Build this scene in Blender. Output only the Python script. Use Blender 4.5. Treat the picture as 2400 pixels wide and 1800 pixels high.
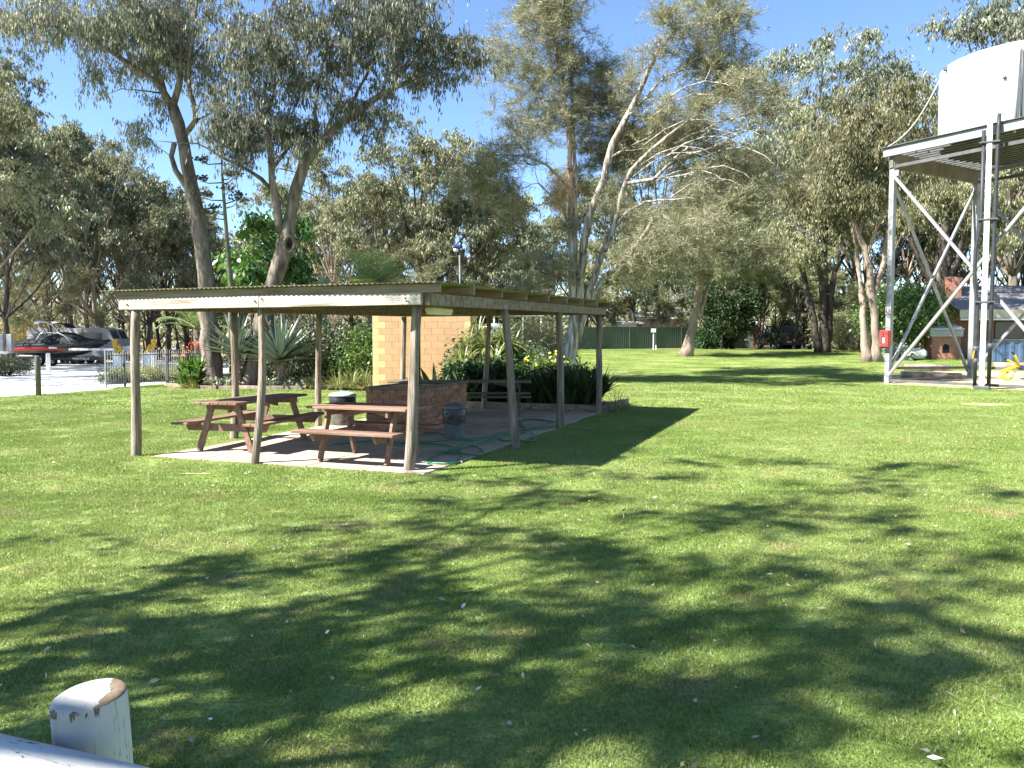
import bpy, math, random
import numpy as np
from mathutils import Vector, Matrix, noise as mnoise

for _o in list(bpy.data.objects):
    bpy.data.objects.remove(_o, do_unlink=True)
SC = bpy.context.scene
COL = SC.collection
R = math.radians
rnd = random.Random(7)
NR = np.random.default_rng(11)

# ------------------------------------------------------------------ camera
EYE, FPX, PITCH = 1.67, 1870.0, math.atan(105 / 1870)
cd = bpy.data.cameras.new('camera')
cd.sensor_width = 36; cd.lens = 36 * FPX / 2400
cd.clip_start = 0.05; cd.clip_end = 2000
cam = bpy.data.objects.new('camera', cd); COL.objects.link(cam)
cam.location = (0, 0, EYE); cam.rotation_euler = (math.pi / 2 - PITCH, 0, 0)
SC.camera = cam

# ------------------------------------------------------------------ light
SHD = Vector((0.925, 0.38, 0)).normalized()      # the way shadows fall
ELEV = R(46.5)
w = bpy.data.worlds.new('World'); SC.world = w; w.use_nodes = True
nt = w.node_tree
sky = nt.nodes.new('ShaderNodeTexSky'); sky.sky_type = 'NISHITA'; sky.sun_disc = False
sky.sun_elevation = ELEV; sky.sun_rotation = math.atan2(-SHD.x, -SHD.y) % (2 * math.pi)
sky.air_density = 0.8; sky.dust_density = 0.0; sky.ozone_density = 4.5; sky.altitude = 100
nt.links.new(sky.outputs[0], nt.nodes['Background'].inputs[0])
nt.nodes['Background'].inputs[1].default_value = 0.074
sl = bpy.data.lights.new('sun', 'SUN'); sl.energy = 4.7; sl.angle = R(0.53); sl.color = (1.0, 0.965, 0.90)
sun = bpy.data.objects.new('sun', sl); COL.objects.link(sun)
sun.rotation_euler = Vector((SHD.x * math.cos(ELEV), SHD.y * math.cos(ELEV), -math.sin(ELEV))).to_track_quat('-Z', 'Y').to_euler()
sun.location = (-20, -10, 30)
SC.view_settings.view_transform = 'Standard'; SC.view_settings.look = 'None'
SC.view_settings.gamma = 1; SC.view_settings.use_curve_mapping = False
SC.view_settings.exposure = 2.06

# ------------------------------------------------------------------ measuring: pixel of the 2400x1800 photo -> place
def ray(u, v):
    x = (u - 1200) / FPX; y = (900 - v) / FPX
    return Vector((x, math.cos(PITCH) + y * math.sin(PITCH), -math.sin(PITCH) + y * math.cos(PITCH)))
def at(u, v, Y):
    d = ray(u, v); return Vector((0, 0, EYE)) + d * (Y / d.y)
def onz(u, v, z=0.0):
    d = ray(u, v); return Vector((0, 0, EYE)) + d * ((z - EYE) / d.z)
def sst(a, b, x):
    t = min(1, max(0, (x - a) / (b - a))); return t * t * (3 - 2 * t)
def gz(x, y):
    return 0.92 * sst(29, 54, y) * sst(-9, 7, x)

# ------------------------------------------------------------------ mesh helpers
class MB:
    def __init__(s): s.v = []; s.f = []
    def add(s, vs, fs):
        n = len(s.v); s.v += [tuple(p) for p in vs]; s.f += [tuple(i + n for i in q) for q in fs]; return s
    def box(s, c, d, m=None):
        x, y, z = d[0] / 2, d[1] / 2, d[2] / 2
        vs = [Vector((a * x, b * y, e * z)) for a in (-1, 1) for b in (-1, 1) for e in (-1, 1)]
        if m is not None: vs = [m @ p for p in vs]
        c = Vector(c)
        return s.add([p + c for p in vs], [(0, 1, 3, 2), (4, 6, 7, 5), (0, 4, 5, 1), (2, 3, 7, 6), (0, 2, 6, 4), (1, 5, 7, 3)])
    def bev(s, c, d, b=0.006, m=None):
        """box with chamfered edges (24 verts)"""
        hx, hy, hz = d[0] / 2, d[1] / 2, d[2] / 2; b = min(b, hx * .8, hy * .8, hz * .8)
        bm_v = []; idx = {}
        for sx in (-1, 1):
            for sy in (-1, 1):
                for sz in (-1, 1):
                    for k in range(3):
                        p = [sx * (hx - b), sy * (hy - b), sz * (hz - b)]
                        p[k] = (sx * hx, sy * hy, sz * hz)[k]
                        idx[(sx, sy, sz, k)] = len(bm_v); bm_v.append(Vector(p))
        fs = []
        for k in range(3):
            o = [i for i in range(3) if i != k]
            for sg in (-1, 1):
                q = []
                for (a, e) in ((-1, -1), (1, -1), (1, 1), (-1, 1)):
                    t = [0, 0, 0]; t[k] = sg; t[o[0]] = a; t[o[1]] = e; q.append(idx[(*t, k)])
                fs.append(tuple(q))
        for k in range(3):
            o = [i for i in range(3) if i != k]
            for a in (-1, 1):
                for e in (-1, 1):
                    t0 = [0, 0, 0]; t0[o[0]] = a; t0[o[1]] = e; t1 = list(t0); t0[k] = -1; t1[k] = 1
                    fs.append((idx[(*t0, o[0])], idx[(*t1, o[0])], idx[(*t1, o[1])], idx[(*t0, o[1])]))
        for sx in (-1, 1):
            for sy in (-1, 1):
                for sz in (-1, 1): fs.append(tuple(idx[(sx, sy, sz, k)] for k in range(3)))
        if m is not None: bm_v = [m @ p for p in bm_v]
        c = Vector(c); return s.add([p + c for p in bm_v], fs)
    def bar(s, p, q, a, b, roll=0.0):
        p, q = Vector(p), Vector(q); d = q - p; L = d.length; d.normalize()
        up = Vector((0, 0, 1)) if abs(d.z) < .95 else Vector((0, 1, 0))
        sx = d.cross(up).normalized(); sy = sx.cross(d).normalized()
        m = Matrix((sx, d, sy)).transposed() @ Matrix.Rotation(roll, 3, 'Y')
        return s.bev((p + q) / 2, (a, L, b), min(a, b) * .08, m)
    def tube(s, pts, rad, n=8, cap=True):
        pts = [Vector(p) for p in pts]; m = len(pts)
        if not hasattr(rad, '__len__'): rad = [rad] * m
        t0 = (pts[1] - pts[0]).normalized()
        ref = Vector((1, 0, 0)) if abs(t0.x) < .8 else Vector((0, 1, 0))
        u = t0.cross(ref).normalized(); base = len(s.v)
        for i, p in enumerate(pts):
            t = (pts[min(i + 1, m - 1)] - pts[max(i - 1, 0)])
            if t.length < 1e-9: t = t0.copy()
            t.normalize(); u = (u - t * u.dot(t)); 
            if u.length < 1e-6: u = t.orthogonal()
            u.normalize(); w_ = t.cross(u)
            for k in range(n):
                a = 2 * math.pi * k / n
                s.v.append(tuple(p + (u * math.cos(a) + w_ * math.sin(a)) * rad[i]))
        for i in range(m - 1):
            for k in range(n):
                a = base + i * n + k; b = base + i * n + (k + 1) % n
                s.f.append((a, b, b + n, a + n))
        if cap:
            s.f.append(tuple(base + k for k in range(n - 1, -1, -1)))
            s.f.append(tuple(base + (m - 1) * n + k for k in range(n)))
        return s
    def lathe(s, prof, n=20, c=(0, 0, 0), cap=True):
        base = len(s.v); c = Vector(c); m = len(prof)
        for r, z in prof:
            for k in range(n):
                a = 2 * math.pi * k / n; s.v.append((c.x + r * math.cos(a), c.y + r * math.sin(a), c.z + z))
        for i in range(m - 1):
            for k in range(n):
                a = base + i * n + k; b = base + i * n + (k + 1) % n; s.f.append((a, b, b + n, a + n))
        if cap:
            s.f.append(tuple(base + k for k in range(n - 1, -1, -1))); s.f.append(tuple(base + (m - 1) * n + k for k in range(n)))
        return s
    def prism(s, poly, d):
        """polygon of 3D points swept by vector d"""
        poly = [Vector(p) for p in poly]; d = Vector(d); n = len(poly)
        fs = [tuple(range(n)), tuple(range(2 * n - 1, n - 1, -1))] + [(i, i + n, (i + 1) % n + n, (i + 1) % n) for i in range(n)]
        return s.add(poly + [p + d for p in poly], fs)
    def mesh(s, name, mat, smooth=False):
        me = bpy.data.meshes.new(name); me.from_pydata(s.v, [], s.f); me.update()
        if mat: me.materials.append(mat)
        if smooth: me.polygons.foreach_set('use_smooth', [True] * len(me.polygons))
        return me
    def build(s, name, mat, parent=None, smooth=False, loc=None, rz=None):
        return ob(name, s.mesh(name, mat, smooth), parent, loc, rz)

def ob(name, data, parent=None, loc=None, rz=None):
    o = bpy.data.objects.new(name, data); COL.objects.link(o)
    if parent: o.parent = parent
    if loc is not None: o.location = loc
    if rz is not None: o.rotation_euler = (0, 0, rz)
    return o
def tag(o, label, cat, group=None):
    o['label'] = label; o['category'] = cat
    if group: o['group'] = group
    return o
def thing(name, label, cat, loc=(0, 0, 0), rz=0.0, group=None):
    o = ob(name, None, None, loc, rz); o.empty_display_size = .2
    return tag(o, label, cat, group)
def struct(o): o['kind'] = 'structure'; return o
def stuff(o): o['kind'] = 'stuff'; return o
def copy_tree(src, loc, rz=0.0, scale=1.0, label=None, group=None):
    r = src.copy(); COL.objects.link(r); r.location = loc; r.rotation_euler = (0, 0, rz)
    r.scale = scale if hasattr(scale, '__len__') else (scale,) * 3
    if label: r['label'] = label
    if group: r['group'] = group
    for ch in src.children:
        c = ch.copy(); COL.objects.link(c); c.parent = r
        for g in ch.children:
            e = g.copy(); COL.objects.link(e); e.parent = c
    return r
def crom(pts, step):
    """Catmull-Rom through (x,y,z,r...) rows"""
    P = np.array(pts, float); P = np.vstack([2 * P[0] - P[1], P, 2 * P[-1] - P[-2]]); out = []
    for i in range(1, len(P) - 2):
        n = max(1, int(np.linalg.norm(P[i + 1][:3] - P[i][:3]) / step))
        for k in range(n):
            t = k / n
            out.append(.5 * (2 * P[i] + (P[i + 1] - P[i - 1]) * t + (2 * P[i - 1] - 5 * P[i] + 4 * P[i + 1] - P[i + 2]) * t * t + (3 * P[i] - P[i - 1] - 3 * P[i + 1] + P[i + 2]) * t ** 3))
    out.append(P[-2]); return np.array(out)

# ------------------------------------------------------------------ materials
MATS = {}
def N(nt, t, **kw):
    n = nt.nodes.new('ShaderNode' + t)
    for k, v_ in kw.items(): setattr(n, k, v_)
    return n
def pm(name, c1, c2=None, scale=6.0, rough=.7, bump=.0, stretch=(1, 1, 1), spec=.3, metal=0.0, c3=None, fac=(.35, .65), objrand=0.0, bscale=None, detail=6):
    """principled with two or three colours mixed by noise in object space, bump from a finer noise"""
    if name in MATS: return MATS[name]
    m = bpy.data.materials.new(name); m.use_nodes = True; t = m.node_tree; L = t.links.new
    b = t.nodes['Principled BSDF']; b.inputs['Roughness'].default_value = rough; b.inputs['Metallic'].default_value = metal
    b.inputs['Specular IOR Level'].default_value = spec
    c2 = c2 or c1
    tc = N(t, 'TexCoord'); mp = N(t, 'Mapping'); mp.inputs['Scale'].default_value = stretch
    L(tc.outputs['Object'], mp.inputs[0]); vec = mp.outputs[0]
    if objrand:
        oi = N(t, 'ObjectInfo'); ad = N(t, 'VectorMath', operation='ADD'); ml = N(t, 'Math', operation='MULTIPLY'); ml.inputs[1].default_value = 37
        L(oi.outputs['Random'], ml.inputs[0]); L(vec, ad.inputs[0]); L(ml.outputs[0], ad.inputs[1]); vec = ad.outputs[0]
    no = N(t, 'TexNoise'); no.inputs['Scale'].default_value = scale; no.inputs['Detail'].default_value = detail; no.inputs['Roughness'].default_value = .62
    L(vec, no.inputs['Vector'])
    cr = N(t, 'ValToRGB'); cr.color_ramp.elements[0].position = fac[0]; cr.color_ramp.elements[1].position = fac[1]
    cr.color_ramp.elements[0].color = (*c1, 1); cr.color_ramp.elements[1].color = (*c2, 1)
    if c3:
        e = cr.color_ramp.elements.new(min(.95, fac[1] + .12)); e.color = (*c3, 1)
    L(no.outputs['Fac'], cr.inputs[0]); col = cr.outputs[0]
    if objrand:
        hs = N(t, 'HueSaturation'); mr = N(t, 'MapRange'); mr.inputs[3].default_value = 1 - objrand; mr.inputs[4].default_value = 1 + objrand
        L(oi.outputs['Random'], mr.inputs[0]); L(mr.outputs[0], hs.inputs['Value']); L(col, hs.inputs['Color']); col = hs.outputs[0]
    L(col, b.inputs['Base Color'])
    if bump:
        n2 = N(t, 'TexNoise'); n2.inputs['Scale'].default_value = bscale or scale * 4; n2.inputs['Detail'].default_value = 5; L(vec, n2.inputs['Vector'])
        bp = N(t, 'Bump'); bp.inputs['Strength'].default_value = min(1, bump); bp.inputs['Distance'].default_value = .02 * max(1, bump)
        L(n2.outputs['Fac'], bp.inputs['Height']); L(bp.outputs[0], b.inputs['Normal'])
    MATS[name] = m; return m

def leafmat(name, ca, cb, cc=None, trans=.3, gloss=.06, rough=.4):
    """leaf: diffuse + translucent + a little gloss; colour by the leaf's own random value 'var' and by tree"""
    if name in MATS: return MATS[name]
    m = bpy.data.materials.new(name); m.use_nodes = True; t = m.node_tree; L = t.links.new
    t.nodes.remove(t.nodes['Principled BSDF']); out = t.nodes['Material Output']
    a = N(t, 'Attribute', attribute_name='var'); cr = N(t, 'ValToRGB'); e = cr.color_ramp.elements
    e[0].color = (*ca, 1); e[1].color = (*cb, 1); e[0].position = .1; e[1].position = .8
    if cc: x = e.new(.95); x.color = (*cc, 1)
    L(a.outputs['Fac'], cr.inputs[0])
    oi = N(t, 'ObjectInfo'); hs = N(t, 'HueSaturation'); mr = N(t, 'MapRange'); mr.inputs[3].default_value = .76; mr.inputs[4].default_value = 1.24
    h1 = N(t, 'Math', operation='MULTIPLY'); h1.inputs[1].default_value = 17.3; h2 = N(t, 'Math', operation='FRACT'); h3 = N(t, 'MapRange'); h3.inputs[3].default_value = .478; h3.inputs[4].default_value = .515; L(oi.outputs['Random'], h1.inputs[0]); L(h1.outputs[0], h2.inputs[0]); L(h2.outputs[0], h3.inputs[0]); L(h3.outputs[0], hs.inputs['Hue'])
    L(oi.outputs['Random'], mr.inputs[0]); L(mr.outputs[0], hs.inputs['Value']); L(cr.outputs[0], hs.inputs['Color'])
    d = N(t, 'BsdfDiffuse'); tr = N(t, 'BsdfTranslucent'); g = N(t, 'BsdfGlossy'); g.inputs['Roughness'].default_value = rough
    g.inputs['Color'].default_value = (.9, .95, 1, 1)
    L(hs.outputs[0], d.inputs[0]); L(hs.outputs[0], tr.inputs[0])
    m1 = N(t, 'MixShader'); m1.inputs[0].default_value = trans; L(d.outputs[0], m1.inputs[1]); L(tr.outputs[0], m1.inputs[2])
    m2 = N(t, 'MixShader'); m2.inputs[0].default_value = gloss; L(m1.outputs[0], m2.inputs[1]); L(g.outputs[0], m2.inputs[2])
    L(m2.outputs[0], out.inputs[0]); MATS[name] = m; return m
# ------------------------------------------------------------------ ground sheets
def sheet(name, xs, ys, mat, dz, keep=None):
    mb = MB(); nx = len(xs)
    for y in ys:
        for x in xs: mb.v.append((x, y, gz(x, y) + dz))
    for j in range(len(ys) - 1):
        for i in range(nx - 1):
            a = j * nx + i; mb.f.append((a, a + 1, a + 1 + nx, a + nx))
    return struct(mb.build(name, mat, smooth=True))
def poly_sheet(name, pts, mat, dz, wob=.0, seg=.6, step=None):
    """outline polygon, edges broken up with a wobble, triangulated; follows the ground"""
    import bmesh
    out = []; n = len(pts)
    for i in range(n):
        a, b = Vector(pts[i]), Vector(pts[(i + 1) % n]); k = max(1, int((b - a).length / seg))
        nrm = Vector((-(b - a).y, (b - a).x)).normalized()
        for j in range(k):
            p = a.lerp(b, j / k); q = p + nrm * wob * mnoise.noise(Vector((p.x * 1.3, p.y * 1.3, 3))) * 1.6; out.append(q)
    bm = bmesh.new(); vs = [bm.verts.new((p.x, p.y, 0)) for p in out]; bm.faces.new(vs)
    bmesh.ops.triangulate(bm, faces=bm.faces[:])
    if step:
        for _ in range(step): bmesh.ops.subdivide_edges(bm, edges=[e for e in bm.edges if e.calc_length() > 1.5], cuts=1)
        bmesh.ops.triangulate(bm, faces=bm.faces[:])
    for v_ in bm.verts: v_.co.z = gz(v_.co.x, v_.co.y) + dz
    bmesh.ops.recalc_face_normals(bm, faces=bm.faces[:])
    for f_ in bm.faces:
        if f_.normal.z < 0: f_.normal_flip()
    me = bpy.data.meshes.new(name); bm.to_mesh(me); bm.free(); me.materials.append(mat)
    return struct(ob(name, me))

def grassmat(name, blades):
    m = bpy.data.materials.new(name); m.use_nodes = True; t = m.node_tree; L = t.links.new
    b = t.nodes['Principled BSDF']; out = t.nodes['Material Output']
    ge = N(t, 'NewGeometry')
    def noise(sc, det=4, off=0):
        n = N(t, 'TexNoise'); n.inputs['Scale'].default_value = sc; n.inputs['Detail'].default_value = det
        mp = N(t, 'Mapping'); mp.inputs['Location'].default_value = (off, off * 2, 0); L(ge.outputs['Position'], mp.inputs[0]); L(mp.outputs[0], n.inputs['Vector']); return n
    def ramp(n, p0, p1, c0, c1):
        c = N(t, 'ValToRGB'); c.color_ramp.elements[0].position = p0; c.color_ramp.elements[1].position = p1
        c.color_ramp.elements[0].color = c0; c.color_ramp.elements[1].color = c1; L(n.outputs['Fac'], c.inputs[0]); return c
    k = 1.0 if blades else .92
    g1 = (.178 * k, .256 * k, .060 * k, 1); g2 = (.274 * k, .338 * k, .112 * k, 1); dry = (.36 * k, .32 * k, .15 * k, 1)
    base = ramp(noise(.55, 5), .35, .68, g1, g2)
    dr = ramp(noise(1.5, 6, 9), .57, .72, (0, 0, 0, 1), (1, 1, 1, 1))
    mx = N(t, 'MixRGB'); L(dr.outputs[0], mx.inputs[0]); L(base.outputs[0], mx.inputs[1]); mx.inputs[2].default_value = dry
    dm = N(t, 'Math', operation='MULTIPLY'); dm.inputs[1].default_value = .7; L(dr.outputs[0], dm.inputs[0]); L(dm.outputs[0], mx.inputs[0])
    col = mx.outputs[0]
    if blades:
        a = N(t, 'Attribute', attribute_name='var'); c2 = N(t, 'ValToRGB'); e = c2.color_ramp.elements
        e[0].color = (.55, .6, .5, 1); e[1].color = (1.25, 1.2, 1.1, 1); e[1].position = .86; x = e.new(.93); x.color = (1.5, 1.3, 1.45, 1)
        L(a.outputs['Fac'], c2.inputs[0])
        mu = N(t, 'MixRGB', blend_type='MULTIPLY'); mu.inputs[0].default_value = 1; L(col, mu.inputs[1]); L(c2.outputs[0], mu.inputs[2]); col = mu.outputs[0]
        t.nodes.remove(b); d = N(t, 'BsdfDiffuse'); tr = N(t, 'BsdfTranslucent'); gl = N(t, 'BsdfGlossy'); gl.inputs['Roughness'].default_value = .35
        L(col, d.inputs[0]); L(col, tr.inputs[0]); m1 = N(t, 'MixShader'); m1.inputs[0].default_value = .33; L(d.outputs[0], m1.inputs[1]); L(tr.outputs[0], m1.inputs[2])
        m2 = N(t, 'MixShader'); m2.inputs[0].default_value = .022; L(m1.outputs[0], m2.inputs[1]); L(gl.outputs[0], m2.inputs[2]); L(m2.outputs[0], out.inputs[0])
    else:
        fine = ramp(noise(38, 3, 4), .3, .75, (.55, .55, .5, 1), (1.2, 1.2, 1.15, 1))
        mu = N(t, 'MixRGB', blend_type='MULTIPLY'); mu.inputs[0].default_value = 1; L(col, mu.inputs[1]); L(fine.outputs[0], mu.inputs[2]); L(mu.outputs[0], b.inputs['Base Color'])
        b.inputs['Roughness'].default_value = .9; b.inputs['Specular IOR Level'].default_value = .1
        bp = N(t, 'Bump'); bp.inputs['Strength'].default_value = .8; bp.inputs['Distance'].default_value = .03; L(noise(60, 3).outputs['Fac'], bp.inputs['Height']); L(bp.outputs[0], b.inputs['Normal'])
    return m
M_litter = pm('dry leaf litter', (.16, .115, .07), (.30, .235, .145), .9, .95, .6, spec=.05, c3=(.20, .17, .10), bscale=14)
M_lawn = grassmat('mown lawn', False); M_blade = grassmat('grass blade', True)
M_gravel = pm('pale gravel', (.56, .54, .50), (.72, .70, .66), 1.2, .95, .5, spec=.1, bscale=40, c3=(.48, .44, .38))
M_sand = pm('sandy soil', (.46, .34, .20), (.62, .49, .31), 1.6, .95, .5, spec=.05, bscale=30)
M_soil = pm('mulch', (.13, .085, .055), (.26, .185, .12), 5, .95, .8, spec=.05, bscale=40)

lin = lambda a, b, n: list(np.linspace(a, b, n))
sheet('bushland_ground', [-600, -300, -150, -90] + lin(-60, 60, 41) + [90, 150, 300, 600], [-300, -100, -40] + lin(-12, 76, 45) + [90, 110, 150, 300, 900], M_litter, -.012)
sheet('lawn', lin(-34, 48, 83), lin(-10, 62, 73), M_lawn, 0.0)
DRIVE = [(-34, 14.5), (-18.5, 19.3), (-15.6, 21.6), (-14.1, 24.4), (-13.55, 27.0), (-13.2, 29.5), (-14, 36), (-12, 44), (-9, 52), (-12, 62.1), (-60, 62), (-60, 14)]
poly_sheet('gravel_drive', DRIVE, M_gravel, .008, .25, .5)
poly_sheet('track', [(-12, 52), (-5, 54), (6, 66), (30, 70), (60, 70), (60, 74), (28, 74), (4, 71), (-12, 62)], pm('pale track', (.44, .38, .28), (.55, .48, .36), .8, .95, .4, spec=.05, bscale=20), .012, .4, 1.0, step=3)
poly_sheet('bare_soil_patch', [(13.6, 29.4), (16.0, 26.2), (19, 22.5), (26, 24), (27, 33), (24.5, 36.5), (19, 36.6), (16, 34.6)], M_sand, .010, .45, .5, step=2)
BED_L = [(-11.6, 27.3), (-10.2, 26.9), (-8.4, 26.75), (-6.3, 26.8), (-4.5, 27.2), (-4.3, 24.5), (-4.2, 32), (-9, 34), (-12.3, 31), (-11.9, 29)]
poly_sheet('garden_bed_soil', BED_L, M_soil, .020, .12, .4)

SHO = onz(984, 1105); SHR = R(-20.5)           # shelter origin (foot of its near corner post) and turn
def sh(x, y, z=0.0):
    return Vector((SHO.x + x * math.cos(SHR) - y * math.sin(SHR), SHO.y + x * math.sin(SHR) + y * math.cos(SHR), z))
def shl(p):
    d = p - SHO; return Vector((d.x * math.cos(SHR) + d.y * math.sin(SHR), -d.x * math.sin(SHR) + d.y * math.cos(SHR), p.z))
def inpoly(x, y, P):
    c = False; n = len(P); j = n - 1
    for i in range(n):
        if (P[i][1] > y) != (P[j][1] > y) and x < (P[j][0] - P[i][0]) * (y - P[i][1]) / (P[j][1] - P[i][1]) + P[i][0]: c = not c
        j = i
    return c
SLABP = [tuple(sh(*q))[:2] for q in ((-4.15, -.22), (.2, -.22), (.2, 11.6), (-4.15, 11.6))]
SANDP = [(13.9, 29.6), (16.2, 26.6), (19, 23), (26, 24), (27, 33), (24.5, 36.5), (19, 36.3), (16.2, 34.3)]

SPOTS = [(onz(452, 1111), .24, .07), (onz(2300, 948), .7, .22)]
for p_, a_, b_ in SPOTS:
    poly_sheet('bare_soil_spot', [(p_.x + a_ * math.cos(t_ * .5236), p_.y + b_ * math.sin(t_ * .5236)) for t_ in range(12)], M_sand, .006, a_ * .5, .06)
def on_spot(x, y): return any(((x - p_.x) / a_) ** 2 + ((y - p_.y) / b_) ** 2 < .5 for p_, a_, b_ in SPOTS)

# grass: patches of blades instanced over the part of the lawn near enough to show blades
def blade_patch(size, n, h, w_, seed):
    g = np.random.default_rng(seed)
    c = np.zeros((n, 3)); c[:, :2] = (g.random((n, 2)) - .5) * size
    a = g.random(n) * 2 * np.pi; ln = h * (.45 + .75 * g.random(n)); lean = .25 + .75 * g.random(n)
    d = np.stack([np.cos(a) * lean, np.sin(a) * lean, np.ones(n)], 1); d /= np.linalg.norm(d, axis=1)[:, None]
    b = g.random(n) * 2 * np.pi; s = np.stack([np.cos(b), np.sin(b), np.zeros(n)], 1) * (w_ * (.6 + .8 * g.random(n)))[:, None] / 2
    tip = c + d * ln[:, None]; tip[:, 2] -= .25 * ln * lean
    mid = c + d * (ln * .5)[:, None]
    v_ = np.stack([c - s, c + s, mid + s * .8, tip, mid - s * .8], 1).reshape(-1, 3)
    me = bpy.data.meshes.new('grass_patch'); i = np.arange(n) * 5
    q = np.stack([i, i + 1, i + 2, i + 3, i + 4], 1)
    me.vertices.add(5 * n); me.vertices.foreach_set('co', v_.ravel().astype(np.float32)); me.loops.add(5 * n); me.loops.foreach_set('vertex_index', q.ravel().astype(np.int32))
    me.polygons.add(n); me.polygons.foreach_set('loop_start', (np.arange(n) * 5).astype(np.int32))
    try: me.polygons.foreach_set('loop_total', np.full(n, 5, np.int32))
    except Exception: pass
    me.update(); at_ = me.attributes.new('var', 'FLOAT', 'FACE'); at_.data.foreach_set('value', g.random(n).astype(np.float32))
    me.materials.append(M_blade); return me
def grass_field(name, label, y0, y1, sp, meshes, seed, zoff=0.0):
    g = np.random.default_rng(seed); pts = []
    y = y0
    while y < y1:
        hw = .70 * y + (3.5 if y1 < 20 else 1.5); x = -hw
        while x < hw:
            px, py = x + (g.random() - .5) * sp, y + (g.random() - .5) * sp
            if not (inpoly(px, py, SLABP) or inpoly(px, py, DRIVE) or inpoly(px, py, SANDP) or inpoly(px, py, BED_L) or on_spot(px, py)):
                pts.append((px, py, gz(px, py) + zoff))
            x += sp
        y += sp
    n = len(pts); me = bpy.data.meshes.new(name); me.vertices.add(n); me.vertices.foreach_set('co', np.array(pts, np.float32).ravel())
    o = stuff(ob(name, me)); tag(o, label, 'grass')
    col = bpy.data.collections.new(name + '_patches')
    for k, m_ in enumerate(meshes): col.objects.link(bpy.data.objects.new('grass_patch', m_))
    ng = bpy.data.node_groups.new(name, 'GeometryNodeTree')
    ng.interface.new_socket('Geometry', in_out='INPUT', socket_type='NodeSocketGeometry'); ng.interface.new_socket('Geometry', in_out='OUTPUT', socket_type='NodeSocketGeometry')
    gi = ng.nodes.new('NodeGroupInput'); go = ng.nodes.new('NodeGroupOutput')
    ci = ng.nodes.new('GeometryNodeCollectionInfo'); ci.inputs['Collection'].default_value = col; ci.inputs['Separate Children'].default_value = True
    io = ng.nodes.new('GeometryNodeInstanceOnPoints'); io.inputs['Pick Instance'].default_value = True
    rv = ng.nodes.new('FunctionNodeRandomValue'); rv.data_type = 'FLOAT_VECTOR'; rv.inputs[1].default_value = (0, 0, 6.28318)
    rs = ng.nodes.new('FunctionNodeRandomValue'); rs.data_type = 'FLOAT'; rs.inputs[2].default_value = .8; rs.inputs[3].default_value = 1.25
    l = ng.links.new
    l(gi.outputs[0], io.inputs['Points']); l(ci.outputs[0], io.inputs['Instance']); l(rv.outputs[0], io.inputs['Rotation']); l(rs.outputs[1], io.inputs['Scale']); l(io.outputs[0], go.inputs[0])
    md = o.modifiers.new('scatter', 'NODES'); md.node_group = ng
    return o
grass_field('lawn_grass', 'short green grass blades of the near lawn around the painted post', -.5, 8.5, .23, [blade_patch(.36, 900, .026, .0028, k) for k in range(4)], 1)
grass_field('lawn_grass', 'short mown grass around the picnic shelter', 8.5, 19, .42, [blade_patch(.64, 1050, .028, .0046, 10 + k) for k in range(4)], 2)
grass_field('lawn_grass', 'bright mown lawn stretching behind the shelter to the fence', 19, 60, .95, [blade_patch(1.4, 1050, .032, .011, 20 + k) for k in range(4)], 3)
# ------------------------------------------------------------------ trees
def leafmesh(name, c, d, L_, W_, mat, var, g, needle=False):
    n = len(c)
    rv = g.normal(size=(n, 3)); s = np.cross(d, rv); s /= np.linalg.norm(s, axis=1)[:, None] + 1e-9
    nn = np.cross(s, d); L_ = L_[:, None]; W_ = W_[:, None]
    if needle:
        v_ = np.stack([c - s * W_ / 2, c + s * W_ / 2, c + d * L_ + nn * L_ * .12], 1); k = 3
    else:
        v_ = np.stack([c, c + d * L_ * .42 + s * W_ / 2 + nn * L_ * .05, c + d * L_ - nn * L_ * .05, c + d * L_ * .42 - s * W_ / 2 + nn * L_ * .05], 1); k = 4
    me = bpy.data.meshes.new(name); me.vertices.add(k * n); me.vertices.foreach_set('co', v_.reshape(-1).astype(np.float32))
    me.loops.add(k * n); me.loops.foreach_set('vertex_index', np.arange(k * n, dtype=np.int32)); me.polygons.add(n)
    me.polygons.foreach_set('loop_start', np.arange(0, k * n, k, dtype=np.int32))
    try: me.polygons.foreach_set('loop_total', np.full(n, k, np.int32))
    except Exception: pass
    me.update(); a = me.attributes.new('var', 'FLOAT', 'FACE'); a.data.foreach_set('value', np.clip(var, 0, 1).astype(np.float32))
    me.materials.append(mat); return me

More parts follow.
